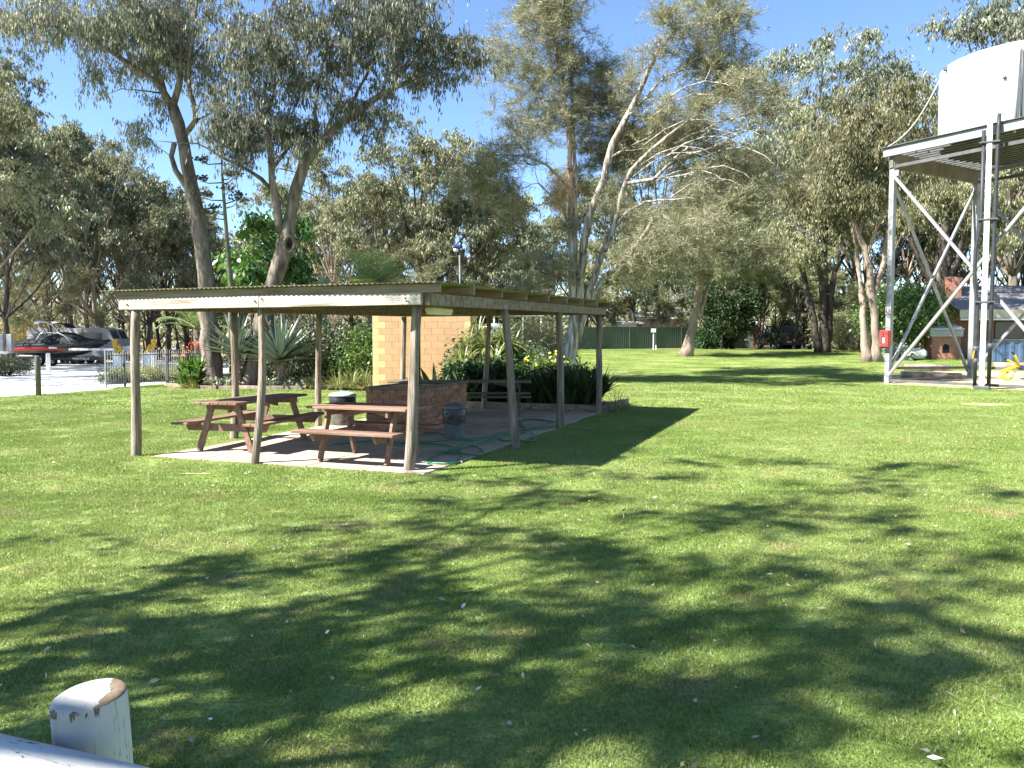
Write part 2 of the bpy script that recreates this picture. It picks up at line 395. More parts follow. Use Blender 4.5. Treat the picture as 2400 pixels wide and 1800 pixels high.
def tree(name, label, cat, base, limbs, crowns, bark, lmat, seed, leaf=(.14, .034), per=120, spread=.42, droop=.75, needle=False, group=None, dead=None, twig=.011, bare=0.0, step=.45, sides=9, tight=.21, strands=6, twigs=False):
    """limbs: polylines of (Vector, radius) in world space; crowns: (centre Vector, (rx,ry,rz), clumps).
    Every clump of leaves is joined to the nearest limb or earlier branch by a curved twig."""
    g = np.random.default_rng(seed); root = thing(name, label, cat, base, 0, group); B = np.array(base)
    wood = MB(); nodes = []; nr = []
    for pl in limbs:
        rows = crom([(*(np.array(p) - B), r) for p, r in pl], step)
        for i in range(1, len(rows) - 1): rows[i, :3] += g.normal(size=3) * min(.05, rows[i, 3] * .16)
        rr = [max(.006, r * (1 + .07 * g.normal())) for r in rows[:, 3]]
        wood.tube(rows[:, :3], rr, sides if rows[0, 3] > .05 else 6)
        for q in rows[1:]: nodes.append(q[:3]); nr.append(q[3])
    cl = []
    for ci, (c, rad, k) in enumerate(crowns):
        ns_ = max(3, k // 6); s_ = g.normal(size=(ns_, 3)); s_ /= np.linalg.norm(s_, axis=1)[:, None]; s_ *= (g.random(ns_) ** .4)[:, None]
        u = s_[g.integers(0, ns_, k)] + g.normal(size=(k, 3)) * tight
        for q in np.array(c) - B + u * np.array(rad): cl.append((q, ci))
    nd = np.array(nodes); order = sorted(range(len(cl)), key=lambda i: np.min(np.linalg.norm(nd - cl[i][0], axis=1)))
    NB = np.zeros((len(nodes) + 5 * len(cl) + 5, 3)); NRd = np.zeros(len(NB)); m = len(nodes); NB[:m] = nd; NRd[:m] = nr
    lc, ld, lv = [], [], []
    for i in order:
        q, ci = cl[i]; dv = q - NB[:m]; dist = np.linalg.norm(dv, axis=1)
        score = dist + np.maximum(0, NB[:m, 2] - q[2] - .25) * 1.3 + (NRd[:m] < .012) * .5
        j = int(np.argmin(score)); p = NB[j]; D = dist[j]
        sag = np.array([0, 0, .16 * D]); mid1 = p + (q - p) * .33 + sag + g.normal(size=3) * D * .07; mid2 = p + (q - p) * .7 + sag * .8 + g.normal(size=3) * D * .07
        r0 = min(NRd[j] * .7, twig * .7 + .0085 * D); rows = [p, mid1, mid2, q]
        wood.tube(rows, [r0, r0 * .78, r0 * .55, r0 * .3], 5 if r0 > .02 else 4, cap=False)
        for q2, f_ in ((mid1, .78), (mid2, .55), (q, .3)): NB[m] = q2; NRd[m] = r0 * f_; m += 1
        if g.random() < bare: continue
        n = int(per * (.5 + g.random())); cv = g.random() * .5
        sd = g.normal(size=(strands, 3)); sd[:, 2] = sd[:, 2] * .7 + .15; sd /= np.linalg.norm(sd, axis=1)[:, None]; sd *= (spread * 2.0 * (.5 + .8 * g.random(strands)))[:, None]
        si = g.integers(0, strands, n); tt_ = g.random(n)[:, None] ** .8; off = sd[si] * tt_ + np.array([0, 0, -1.0]) * spread * (0.2 if needle else .75) * tt_ ** 2
        cc = q + off + g.normal(size=(n, 3)) * spread * .17; lc.append(cc)
        if twigs:
            for e_ in sd: wood.tube([q, q + e_ * .55 - np.array([0, 0, spread * .2]), q + e_ - np.array([0, 0, spread * (.2 if needle else .75)])], [.008, .006, .003], 3, False)
        h = g.normal(size=(n, 3)); h[:, 2] *= .6
        if needle: h = h * .55 + sd[si] / spread * .5 + (q - p) / max(D, .1) * .3
        h /= np.linalg.norm(h, axis=1)[:, None] + 1e-9
        d = h * (1 - droop) + np.array([0, 0, -1]) * droop if not needle else h + np.array([0, 0, .25 - droop])
        d /= np.linalg.norm(d, axis=1)[:, None] + 1e-9; ld.append(d); lv.append(np.clip(cv + g.random(n) * .5, 0, 1))
    wood.build('trunk', bark, root, True)
    c = np.concatenate(lc); d = np.concatenate(ld); v_ = np.concatenate(lv); n = len(c)
    cr = ob('crown', leafmesh('crown', c, d, leaf[0] * (.6 + .8 * g.random(n)), leaf[1] * (.6 + .8 * g.random(n)), lmat, v_, g, needle), root)
    return root

M_bark = pm('grey eucalypt bark', (.075, .058, .045), (.21, .18, .148), 5.5, .9, 2.2, (1, 1, .24), .1, c3=(.30, .265, .225), bscale=8, fac=(.36, .6))
M_bark2 = pm('pale stringy bark', (.09, .07, .055), (.37, .325, .275), 8, .9, 2.2, (1, 1, .12), .1, c3=(.54, .49, .43), bscale=9, fac=(.38, .54))
M_bark3 = pm('smooth pinkish bark', (.16, .12, .09), (.34, .275, .225), 2.6, .8, .8, (1, 1, .4), .15, c3=(.62, .56, .50), bscale=12)
M_bark4 = pm('dark bush bark', (.045, .037, .030), (.12, .10, .083), 4, .9, 1.2, (1, 1, .3), .1, c3=(.24, .21, .18), bscale=12)
LF_euc = leafmat('grey green gum leaf', (.125, .148, .088), (.265, .285, .188), (.36, .365, .27), .34, .028, .5)
LF_mel = leafmat('fine olive foliage', (.150, .168, .072), (.285, .295, .150), (.44, .42, .28), .32, .03, .5)
LF_bg = leafmat('bush gum leaf', (.140, .156, .078), (.290, .294, .162), (.36, .34, .20), .34, .022, .5)
LF_red = leafmat('bronze tipped gum leaf', (.125, .132, .060), (.245, .240, .120), (.37, .25, .13), .34, .022, .5)
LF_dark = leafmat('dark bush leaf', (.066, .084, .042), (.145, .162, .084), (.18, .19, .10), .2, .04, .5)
LF_lime = leafmat('glossy broad leaf', (.055, .115, .018), (.125, .215, .035), (.20, .29, .06), .33, .07, .3)

def P(lst, Y, rs, dy=None):
    n = len(lst); out = []
    for i, (u, v_) in enumerate(lst):
        y = Y + (dy * i / (n - 1) if dy else 0)
        r = rs[0] + (rs[1] - rs[0]) * (i / (n - 1))
        out.append((at(u, v_, y), r))
    return out
def E(u, v_, ru, rv, Y, k, dy=0.0, ry=None):
    s = Y / FPX; return (at(u, v_, Y + dy), (ru * s, ry if ry else min(ru, 130) * s * .9, rv * s), k)
def foot(u, Y):
    x = (u - 1200) / FPX * Y / math.cos(0); return Vector((x, Y, gz(x, Y)))

# two gum trees in the garden bed behind the shelter
D = 28.5; b = foot(497, D)
t1 = [(b + Vector((0, 0, -.15)), .52), (b + Vector((-.03, 0, .35)), .40), (at(492, 800, D), .33), (at(487, 676, D), .305), (at(470, 570, D), .265), (at(457, 480, D), .25), (at(446, 420, D), .235), (at(431, 340, D), .215), (at(414, 285, D), .20), (at(403, 245, D), .185)]
T1 = tree('gum_tree', 'tall straight gum tree with forked limbs, left of the agave stalk', 'tree', b, [
    t1,
    P([(405, 250), (380, 211), (359, 186), (321, 165), (270, 127), (228, 101), (169, 72), (105, 59), (20, 44)], D, (.13, .03), -2.5),
    P([(384, 215), (366, 160), (346, 84), (312, 42), (291, 0), (270, -60)], D, (.12, .04), 1),
    P([(405, 250), (420, 200), (424, 130), (418, 45), (425, -60)], D, (.13, .04), -1),
    P([(432, 318), (458, 283), (456, 253), (443, 202), (443, 143), (454, 84), (460, 21), (470, -50)], D, (.11, .03), -1.5),
    P([(436, 436), (413, 401), (401, 367), (409, 335)], D, (.115, .09), -.3),
    P([(458, 283), (480, 272), (500, 262)], D, (.05, .02), .5),
    P([(376, 218), (330, 212), (285, 208), (250, 222)], D, (.035, .008), -.6),
    P([(443, 143), (480, 100), (510, 70)], D, (.05, .02), .5)],
    [E(70, 45, 120, 42, D, 48, -2.3), E(190, 60, 110, 62, D, 60, -1.5), E(310, 70, 95, 80, D, 66, 0, 1.8), E(415, 70, 62, 95, D, 60, 0, 1.6),
     E(350, 275, 32, 48, D, 13, -.4, .7), E(395, 170, 55, 50, D, 22), E(215, 175, 16, 42, D, 7, -1.6, .4), E(300, 150, 60, 30, D, 10, -1, .8), E(52, 105, 14, 28, D, 3, -2.4, .3), E(500, 190, 32, 60, D, 12, 0, .8),
     E(250, -80, 270, 90, D, 110, 0, 3), E(470, -60, 80, 80, D, 30)],
    M_bark, LF_euc, 21, (.19, .046), 60, .36, .80, tight=.33, strands=7, twigs=True)
D = 28.0; b = foot(583, D)
T2 = tree('gum_tree', 'leaning gum tree with a dark knot hole where its trunk forks', 'tree', b, [
    [(b + Vector((-.05, 0, -.1)), .44), (b + Vector((.05, 0, .3)), .34), (at(604, 800, D), .29), (at(622, 715, D), .28), (at(641, 665, D), .285), (at(661, 612, D), .295), (at(674, 570, D), .29), (at(677, 540, D), .22), (at(681, 500, D), .20), (at(691, 443, D), .19), (at(712, 388, D), .18), (at(733, 354, D), .17), (at(767, 320, D), .14), (at(813, 278, D), .13), (at(856, 245, D), .115), (at(906, 215, D), .095), (at(961, 190, D), .075), (at(1012, 173, D), .055), (at(1062, 155, D), .03)],
    P([(668, 555), (655, 527), (649, 477), (638, 422), (634, 371), (628, 320), (620, 285), (607, 253), (590, 211), (570, 150)], D, (.15, .04), -1.2),
    P([(636, 400), (665, 360), (690, 330), (720, 290)], D, (.07, .03), 1),
    P([(634, 443), (612, 418), (586, 401), (555, 384), (522, 371), (490, 350), (463, 337), (400, 333), (360, 330)], D, (.075, .008), -1.5),
    P([(738, 348), (740, 300), (738, 260), (746, 202), (756, 140), (765, 60)], D, (.10, .03), .8),
    P([(760, 325), (775, 280), (800, 225), (815, 150), (830, 60)], D, (.08, .03), -.8),
    P([(813, 278), (840, 210), (880, 140), (900, 60)], D, (.075, .025), 1.4),
    P([(906, 215), (960, 150), (1010, 95), (1060, 50)], D, (.06, .02), .3),
    P([(620, 285), (640, 220), (650, 130), (660, 40)], D, (.07, .03), .8),
    P([(690, 440), (730, 455), (760, 475), (785, 510), (795, 540)], D, (.022, .006), .2),
    P([(655, 395), (700, 405), (740, 420), (770, 440)], D, (.02, .006), .2)],
    [E(535, 285, 55, 65, D, 46, -1, 1.2), E(610, 150, 90, 110, D, 84, 0, 1.8), E(735, 130, 115, 115, D, 105, 0, 2), E(880, 90, 120, 90, D, 84, 0, 1.8), E(1000, 95, 95, 75, D, 52, 0, 1.4), E(1090, 125, 45, 50, D, 18, 0, .8),
     E(690, 310, 90, 50, D, 44, 0, 1.2), E(850, 280, 75, 48, D, 34, 0, 1.1), E(960, 175, 70, 40, D, 22), E(560, 350, 55, 35, D, 16, -1), E(780, -70, 300, 90, D, 90, 0, 2.5)],
    M_bark, LF_euc, 22, (.19, .046), 74, .36, .80, tight=.33, strands=7, twigs=True)
kb = MB()                                                     # the knot hole: a raised lip round a hollow with its shade coloured in
kc = at(678, 572, D - .27); kn = Vector((.35, -.93, .1)).normalized(); kx = kn.cross(Vector((0, 0, 1))).normalized(); ky = kx.cross(kn) * -1
ring = []
for i in range(25):
    a = 2 * math.pi * i / 24; ring.append(kc + kx * math.cos(a) * .17 + ky * math.sin(a) * .27 - Vector(b) + kn * .02)
kb.tube(ring, .055, 7, False); kob = kb.build('knot_lip', M_bark, T2, True)
hol = MB(); hol.add([kc - Vector(b) + kn * .035 + kx * math.cos(2 * math.pi * i / 20) * .085 + ky * math.sin(2 * math.pi * i / 20) * .16 for i in range(20)] + [kc - Vector(b) - kn * .06], [(i, (i + 1) % 20, 20) for i in range(20)]).build('knot_hollow', pm('shaded hollow', (.012, .010, .008), (.03, .024, .018), 6, .95), kob)

# the big many-stemmed paperbark right of the shelter
D = 31.0; b = foot(1338, D)
z3 = lambda L_: [(1050 + .4822 * x, .4822 * y) for x, y in L_]
T3 = tree('paperbark_tree', 'large many-stemmed paperbark with pale furrowed stems and wispy crown right of shelter', 'tree', b, [
    [(b + Vector((0, 0, -.1)), .44), (b + Vector((0, 0, .5)), .36), (at(1339, 800, D), .31), (at(1342, 760, D), .28), (at(1343, 700, D), .18)] + P(z3([(607, 1300), (605, 1100), (592, 900), (588, 700), (572, 500), (545, 350), (520, 200)]), D, (.165, .06), 1),
    [(at(1342, 770, D), .16)] + P(z3([(612, 1300), (618, 1000), (614, 800), (606, 600), (600, 420), (585, 250), (570, 60)]), D, (.12, .04), 2),
    [(at(1345, 790, D), .19)] + P(z3([(640, 1420), (660, 1220), (700, 1020), (760, 870), (800, 700), (860, 580), (920, 470), (980, 330), (1020, 250), (1100, 150)]), D, (.18, .04), -1.5),
    [(at(1348, 800, D), .17)] + P(z3([(690, 1420), (740, 1270), (800, 1120), (850, 930), (890, 830), (1000, 720), (1150, 600), (1310, 490)]), D, (.13, .03), -3),
    [(at(1352, 800, D), .14)] + P(z3([(700, 1450), (770, 1340), (860, 1250), (940, 1160), (1000, 1060)]), D, (.12, .06), -3.5),
    P(z3([(800, 1120), (870, 1030), (960, 980), (1100, 970), (1180, 960)]), D - .8, (.07, .02), -2),
    P(z3([(870, 890), (1000, 870), (1100, 770), (1250, 730), (1400, 660), (1550, 580), (1640, 520)]), D - 1.5, (.07, .015), -2),
    P(z3([(1000, 870), (1150, 850), (1280, 810)]), D - 2, (.04, .01), -1), P(z3([(860, 580), (960, 480), (1060, 370), (1200, 330)]), D - 1, (.07, .02), 1),
    P(z3([(800, 760), (850, 730), (930, 690), (1080, 620), (1180, 570)]), D - 1, (.05, .015), 1.5), P(z3([(1100, 770), (1250, 650), (1330, 590)]), D - 2.5, (.04, .012), 1),
    P(z3([(580, 1080), (560, 1010), (500, 950), (440, 890)]), D, (.07, .03), -1), P(z3([(590, 920), (480, 800), (380, 760), (230, 750), (150, 690)]), D, (.06, .02), -1.5),
    *[P(z3([(a, b2), (a + 90, b2 - 70 + e), (a + 190, b2 - 115 + e * 2), (a + 290, b2 - 120 + e * 3.4), (a + 370, b2 - 95 + e * 5)]), D - 2.2, (.028, .007), -1.6) for a, b2, e in ((900, 860, 0), (940, 800, 12), (1010, 880, 26), (1060, 760, 8), (1100, 700, 20), (1150, 860, 30), (1200, 720, 12), (1230, 640, 22), (1080, 960, 10), (960, 700, 0), (1000, 560, 6), (1060, 480, 14), (1250, 760, 34), (1300, 680, 30))],
    P(z3([(230, 750), (140, 800), (60, 770)]), D - 1.5, (.03, .01), .5), P(z3([(1250, 730), (1400, 690), (1520, 740)]), D - 2.6, (.03, .01), .5)],
    [E(1250, 130, 105, 120, D, 120, 1, 2.0), E(1310, 60, 80, 110, D, 80, 1, 1.8), E(1243, 265, 95, 80, D, 60, 0, 1.6), E(1340, 210, 65, 100, D, 46, 1), E(1160, 385, 85, 60, D, 40, -1, 1.2), E(1110, 450, 70, 60, D, 34, -1, 1.2), E(1210, 480, 70, 60, D, 26, 0),
     E(1426, 290, 75, 105, D, 110, 1.5), E(1490, 380, 70, 90, D, 60, 1.5), E(1400, 180, 50, 60, D, 30, 1.5), E(1560, 330, 80, 60, D, 50, 0), E(1580, 110, 70, 75, D, 46, -1.5), E(1660, 90, 80, 85, D, 66, -1.5), E(1690, 200, 70, 80, D, 56, -1.5), E(1600, 230, 70, 60, D, 30, -2), E(1765, 250, 80, 50, D, 42, -2.5), E(1500, 190, 50, 60, D, 20, -1),
     E(1760, 390, 120, 60, D, 76, -1), E(1650, 350, 90, 60, D, 36, -.6), E(1690, 470, 130, 60, D, 84, -1.5), E(1580, 540, 110, 55, D, 66, -3), E(1460, 480, 60, 70, D, 26, -1), E(1395, 400, 70, 100, D, 40, 2),
     E(1290, 640, 80, 50, D, 36, -.6), E(1480, 620, 70, 50, D, 30, -2), E(1300, 560, 50, 40, D, 12), E(1280, -60, 120, 70, D, 60, 1), E(1640, 10, 80, 50, D, 40, -1.5)],
    M_bark2, LF_mel, 23, (.16, .019), 190, .33, .18, True, twig=.012, bare=.10, step=.5, tight=.27, strands=9, twigs=True)
g_ = np.random.default_rng(5); n_ = 2600                         # a broken bough of dead tan foliage
cc_ = np.array(at(1312, 452, D - .4) - b) + g_.normal(size=(n_, 3)) * np.array([.28, .2, .42]); dd_ = g_.normal(size=(n_, 3)) * .5 + np.array([0, 0, -.8]); dd_ /= np.linalg.norm(dd_, axis=1)[:, None]
dl = ob('dead_bough', leafmesh('dead_bough', cc_, dd_, .22 * (.6 + .8 * g_.random(n_)), np.full(n_, .016), leafmat('dead tan foliage', (.40, .27, .13), (.58, .42, .22), None, .3, .02), g_.random(n_), g_, True), T3)
dl['label'] = 'dead tan bough hanging in the green crown'

D = 46.0; b = foot(1610, D)
T4 = tree('paperbark_tree', 'leaning pale trunk with drooping olive crown in front of the green fence', 'tree', b, [
    [(b + Vector((-.1, 0, -.1)), .48), (b + Vector((0, 0, .5)), .33), (at(1623, 770, D), .265), (at(1634, 710, D), .24), (at(1642, 655, D), .22), (at(1650, 600, D), .18), (at(1640, 540, D), .16), (at(1600, 480, D), .08)],
    P([(1640, 735), (1655, 690), (1660, 650), (1680, 590), (1710, 540), (1740, 500)], D, (.14, .05), 1), P([(1650, 600), (1610, 570), (1560, 555), (1510, 560)], D, (.12, .03), -2), P([(1680, 590), (1730, 570), (1780, 580)], D, (.1, .03), -1)],
    [E(1600, 560, 110, 65, D, 110, -1, 2.6), E(1690, 560, 95, 75, D, 90, 0, 2.6), E(1520, 600, 60, 55, D, 44, -1.5, 1.6), E(1760, 600, 60, 60, D, 40, 0, 1.6), E(1640, 640, 90, 32, D, 40, -1.5, 2), E(1640, 490, 100, 50, D, 60, 0, 2.4)],
    M_bark3, LF_mel, 24, (.22, .026), 160, .46, .34, True, bare=.06, tight=.25, strands=9, twigs=True)
D = 50.0; b = foot(1918, D)
T5 = tree('gum_tree', 'twin dark trunks rising together at the far edge of the lawn', 'tree', b, [
    [(b + Vector((0, 0, -.1)), .30), (at(1912, 780, D), .22), (at(1893, 700, D), .19), (at(1883, 640, D), .175), (at(1862, 580, D), .15), (at(1850, 520, D), .12), (at(1830, 440, D), .06)],
    [(b + Vector((.45, 0, -.1)), .36), (at(1931, 760, D), .27), (at(1929, 690, D), .25), (at(1932, 600, D), .22), (at(1938, 520, D), .18), (at(1950, 420, D), .14), (at(1960, 330, D), .06)],
    [(b + Vector((.6, .2, -.1)), .3), (at(1946, 720, D), .2), (at(1955, 640, D), .17), (at(1985, 590, D), .1), (at(2010, 560, D), .05)],
    [(at(1960, 720, D), .12), (at(1945, 680, D), .15), (at(1921, 640, D), .16), (at(1918, 600, D), .17)]],
    [E(1860, 500, 110, 80, D, 70, 0, 3), E(1950, 430, 100, 90, D, 74, 0, 3), E(1830, 590, 70, 50, D, 34, -1, 2), E(1900, 340, 90, 70, D, 50, 0, 3), E(1990, 540, 60, 50, D, 22, 0, 2)],
    M_bark4, LF_bg, 25, (.26, .066), 110, .55, .62)
D = 42.0; b = foot(2046, D)
T6 = tree('gum_tree', 'reddish-barked gum with twin trunks and bronze crown left of the tower leg', 'tree', b, [
    [(b + Vector((.2, 0, -.1)), .42), (b + Vector((.12, 0, .5)), .27), (at(2049, 750, D), .205), (at(2042, 680, D), .19), (at(2032, 600, D), .17), (at(2012, 555, D), .15), (at(1990, 500, D), .13), (at(1978, 440, D), .12), (at(1972, 380, D), .07), (at(1980, 300, D), .03)],
    [(b + Vector((-.35, 0, -.1)), .32), (at(2026, 790, D), .19), (at(2022, 740, D), .165), (at(2020, 690, D + .4), .14), (at(2010, 610, D + .8), .11), (at(1996, 530, D + 1), .09), (at(1975, 470, D + 1), .05)],
    [(at(2046, 700, D), .12), (at(2057, 660, D), .14), (at(2072, 610, D), .13), (at(2074, 560, D), .08), (at(2090, 500, D), .04)],
    P([(2012, 555), (2022, 480), (2040, 420), (2060, 350)], D, (.14, .04), 1), P([(2032, 600), (2060, 520), (2085, 450), (2100, 380)], D, (.10, .03), -1), P([(1990, 500), (1950, 465), (1900, 440)], D, (.08, .03), -.5)],
    [E(1960, 350, 85, 95, D, 90, 0, 2.6), E(2050, 320, 75, 90, D, 80, 0, 2.6), E(1900, 420, 60, 65, D, 44, 0, 2), E(2080, 440, 60, 60, D, 40, 0, 2), E(1985, 255, 65, 35, D, 28, 0, 2), E(1990, 450, 80, 50, D, 36, -.5, 2), E(2110, 260, 60, 60, D, 34, 0, 2)],
    M_bark3, LF_red, 26, (.24, .058), 84, .44, .68, tight=.26)
D = 47.0; b = foot(2205, D)
T7 = tree('gum_tree', 'dark trunk splitting into a wide V behind the tower braces', 'tree', b, [
    [(b + Vector((0, 0, -.1)), .62), (at(2203, 730, D), .5), (at(2205, 670, D), .46), (at(2204, 600, D), .36), (at(2212, 540, D), .28), (at(2230, 460, D), .16), (at(2250, 380, D), .07)],
    [(at(2200, 690, D), .28), (at(2175, 630, D), .24), (at(2150, 590, D), .22), (at(2132, 560, D), .15), (at(2100, 500, D), .07)],
    [(at(2208, 680, D), .3), (at(2230, 635, D), .22), (at(2246, 600, D), .18), (at(2262, 540, D), .1), (at(2290, 460, D), .05)],
    [(b + Vector((1.1, .8, -.1)), .42), (at(2228, 690, D + 1), .36), (at(2222, 600, D + 1), .3), (at(2260, 520, D + 1), .2), (at(2350, 600, D + 1), .12)]],
    [E(2180, 420, 100, 70, D, 76, 0, 3), E(2280, 480, 80, 60, D, 50, 0, 3), E(2120, 470, 70, 60, D, 40, 0, 2.6), E(2340, 520, 80, 70, D, 44, 0, 3), E(2230, 350, 120, 60, D, 50, 0, 3)],
    M_bark4, LF_bg, 27, (.24, .06), 120, .5, .68)

# bushland trees: five kinds, each then copied
def bush(name, label, H, r, nb, seed, bark, lmat, leaf, per, k, spread, low=.35, wide=.24, needle=False, droop=.6, group=None):
    g = random.Random(seed); base = Vector((0, 0, 0)); hb = H * low; limbs = []; crowns = []
    top = Vector((g.uniform(-.06, .06) * H, g.uniform(-.06, .06) * H, H * .95))
    tr = [(Vector((0, 0, -.2)), r * 1.5), (Vector((0, 0, .4)), r * 1.1)]
    for i in range(1, 6):
        f_ = i / 5; p = top * f_; p = Vector((p.x + g.uniform(-.25, .25), p.y + g.uniform(-.25, .25), .4 + f_ * (H * .9 - .4))); tr.append((p, r * (1 - .88 * f_)))
    limbs.append(tr)
    for i in range(nb):
        f_ = .25 + .75 * (i + g.random()) / nb; hz = hb + (H * .93 - hb) * f_; a = i * 2.4 + g.uniform(-.5, .5)
        rad = H * wide * (.45 + .75 * math.sin(math.pi * min(1, f_ * .8 + .15))) * g.uniform(.7, 1.2)
        c = Vector((math.cos(a) * rad + top.x * f_, math.sin(a) * rad + top.y * f_, hz))
        s0 = tr[max(1, min(5, int(1 + 4 * (hz / H) - .8)))][0]
        m1 = s0.lerp(c, .5) + Vector((0, 0, -.25 * rad * .5)); limbs.append([(s0, r * .42), (m1, r * .3), (c, r * .1)])
        e = H * g.uniform(.085, .14); crowns.append((c + Vector((0, 0, e * .3)), (e * 1.15, e * 1.15, e * .8), int(k * g.uniform(.7, 1.3))))
    crowns.append((top, (H * .09, H * .09, H * .07), k))
    return tree(name, label, 'tree', base, limbs, crowns, bark, lmat, seed, leaf, per, spread, droop, needle, group, step=.9, sides=7)
GB = 'bushland gum trees behind the park'
TPL = [bush('bush_gum', 'x', 17, .24, 15, 31, M_bark4, LF_bg, (.30, .085), 70, 17, .42, group=GB),
       bush('bush_gum', 'x', 15, .20, 13, 32, M_bark3, LF_bg, (.28, .080), 70, 17, .40, .3, .26, group=GB),
       bush('bush_gum', 'x', 19, .27, 16, 33, M_bark, LF_euc, (.30, .085), 70, 17, .44, .38, .2, group=GB),
       bush('bush_gum', 'x', 13, .15, 12, 34, M_bark4, LF_dark, (.28, .085), 70, 16, .40, .22, .24, group=GB),
       bush('bush_gum', 'x', 10, .13, 12, 35, M_bark4, LF_mel, (.34, .050), 85, 15, .40, .2, .26, True, .3, group=GB)]
used = [False] * 5
def plant(u, Y, kind, sc=1.0, label=None, x=None, rz=None, group=GB):
    p = foot(u, Y) if x is None else Vector((x, Y, gz(x, Y))); a = rnd.uniform(0, 6.28) if rz is None else rz
    s = (sc * rnd.uniform(.94, 1.06), sc * rnd.uniform(.94, 1.06), sc)
    if not used[kind]:
        o = TPL[kind]; used[kind] = True; o.location = p; o.rotation_euler = (0, 0, a); o.scale = s; o['label'] = label; o['group'] = group
        return o
    return copy_tree(TPL[kind], p, a, s, label, group)
ORD = ('first', 'second', 'third', 'fourth', 'fifth', 'sixth', 'seventh', 'eighth', 'ninth', 'tenth', 'eleventh', 'twelfth', 'thirteenth', 'fourteenth', 'fifteenth', 'sixteenth', 'seventeenth', 'eighteenth', 'nineteenth', 'twentieth')
def row_plant(row, what, group):
    for i, (u, Y, k, s) in enumerate(sorted(row)): plant(u, Y, k, s, ORD[i] + ' ' + what, group=group)
row = []
for u, Y, k, s in ((30, 46, 3, 1.06), (-60, 50, 0, 1.1), (95, 57, 1, 1.12), (170, 60, 2, .90), (235, 56, 1, 1.02), (300, 62, 1, .94), (345, 57, 3, .98), (395, 60, 0, .76), (440, 66, 0, .76), (130, 66, 0, 1.02), (15, 62, 2, 1.15), (210, 70, 2, .98), (290, 72, 3, 1.1), (60, 72, 0, 1.15), (375, 74, 3, 1.1), (-140, 44, 3, 1.1), (120, 52, 4, .7), (455, 73, 3, 1.0), (20, 55, 4, .7)):
    row.append((u, Y, k, s))
row_plant(row, 'gum from the left in the bush behind the boat and caravan', 'bushland behind the boat')
row = []
for u, Y, k, s in ((-300, 40, 0, .95), (-180, 34, 1, .9), (-420, 30, 2, .9)):
    row.append((u, Y, k, s))
row_plant(row, 'gum from the left beside the drive, past the left edge', 'gums left of the drive')
row = []
for u, Y, k, s in ((700, 62, 1, .86), (790, 58, 1, .98), (870, 62, 1, .93), (960, 60, 0, 1.0), (1050, 63, 1, 1.10), (1120, 60, 3, .92), (820, 70, 3, 1.05), (920, 72, 0, .88), (1010, 68, 3, 1.02), (1090, 72, 0, .85), (560, 78, 1, .84), (640, 70, 1, .75), (500, 70, 4, 1.0), (1170, 66, 4, 1.1), (740, 80, 1, 1.0), (1190, 76, 1, .85), (985, 55, 4, .75), (600, 66, 4, .9)):
    row.append((u, Y, k, s))
row_plant(row, 'gum from the left among those far behind the shelter roof', 'gums behind the shelter roof')
row = []
for u, Y, k, s in ((1290, 70, 1, .75), (1370, 72, 0, .9), (1450, 74, 1, 1.0), (1540, 72, 2, 1.05), (1700, 70, 0, 1.02), (1780, 66, 3, 1.0), (1240, 74, 3, .8), (1620, 78, 3, 1.1), (1830, 78, 2, 1.15), (1740, 76, 4, 1.1), (1480, 68, 4, .8), (1400, 67, 4, .85)):
    row.append((u, Y, k, s))
row_plant(row, 'gum from the left in the bush behind the green fence', 'gums behind the green fence')
plant(1905, 62, 2, 1.22, 'tall rounded gum standing above the others left of the tower', group='tall gums'); plant(2020, 63, 2, 1.10, 'tall open gum just left of the water tank', group='tall gums')
plant(2370, 57, 2, 1.34, 'tall gum rising behind the white tank', group='tall gums'); plant(2540, 54, 2, 1.35, 'tall gum behind the tank at the right edge', group='tall gums')
row = []
for u, Y, k, s in ((2130, 66, 1, 1.02), (2240, 68, 0, 1.0), (2310, 64, 1, .95), (2390, 66, 0, 1.05), (2080, 72, 3, 1.1), (2180, 76, 2, 1.0), (2470, 62, 1, 1.1), (1985, 72, 1, 1.1), (2350, 76, 3, 1.2)):
    row.append((u, Y, k, s))
row_plant(row, 'gum from the left in the bush behind the steel stand', 'gums behind the tower')
# low growth behind the green fence and dark dense trees shading the parked vehicle
row = []
for u, Y, k, s in ((1375, 66, 4, .52), (1440, 71, 3, .5), (1560, 69, 4, .55), (1610, 68, 3, .5), (1655, 67, 4, .5), (1835, 68, 3, .52), (1890, 70, 4, .55), (1940, 68, 3, .5), (2000, 70, 4, .5)):
    row.append((u, Y, k, s))
row_plant(row, 'low bushy sapling from the left behind the green fence', 'saplings behind the green fence')
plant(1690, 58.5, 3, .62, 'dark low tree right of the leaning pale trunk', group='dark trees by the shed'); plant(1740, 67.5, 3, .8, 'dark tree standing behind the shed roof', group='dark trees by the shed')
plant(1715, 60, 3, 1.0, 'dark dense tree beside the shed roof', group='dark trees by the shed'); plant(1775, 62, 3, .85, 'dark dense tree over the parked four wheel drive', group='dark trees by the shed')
plant(1860, 58, 4, .78, 'fine-leaved small tree right of the parked four wheel drive', group='small olive trees'); plant(1965, 56, 4, .52, 'low olive bush tree between the twin trunks and the tower', group='small olive trees')
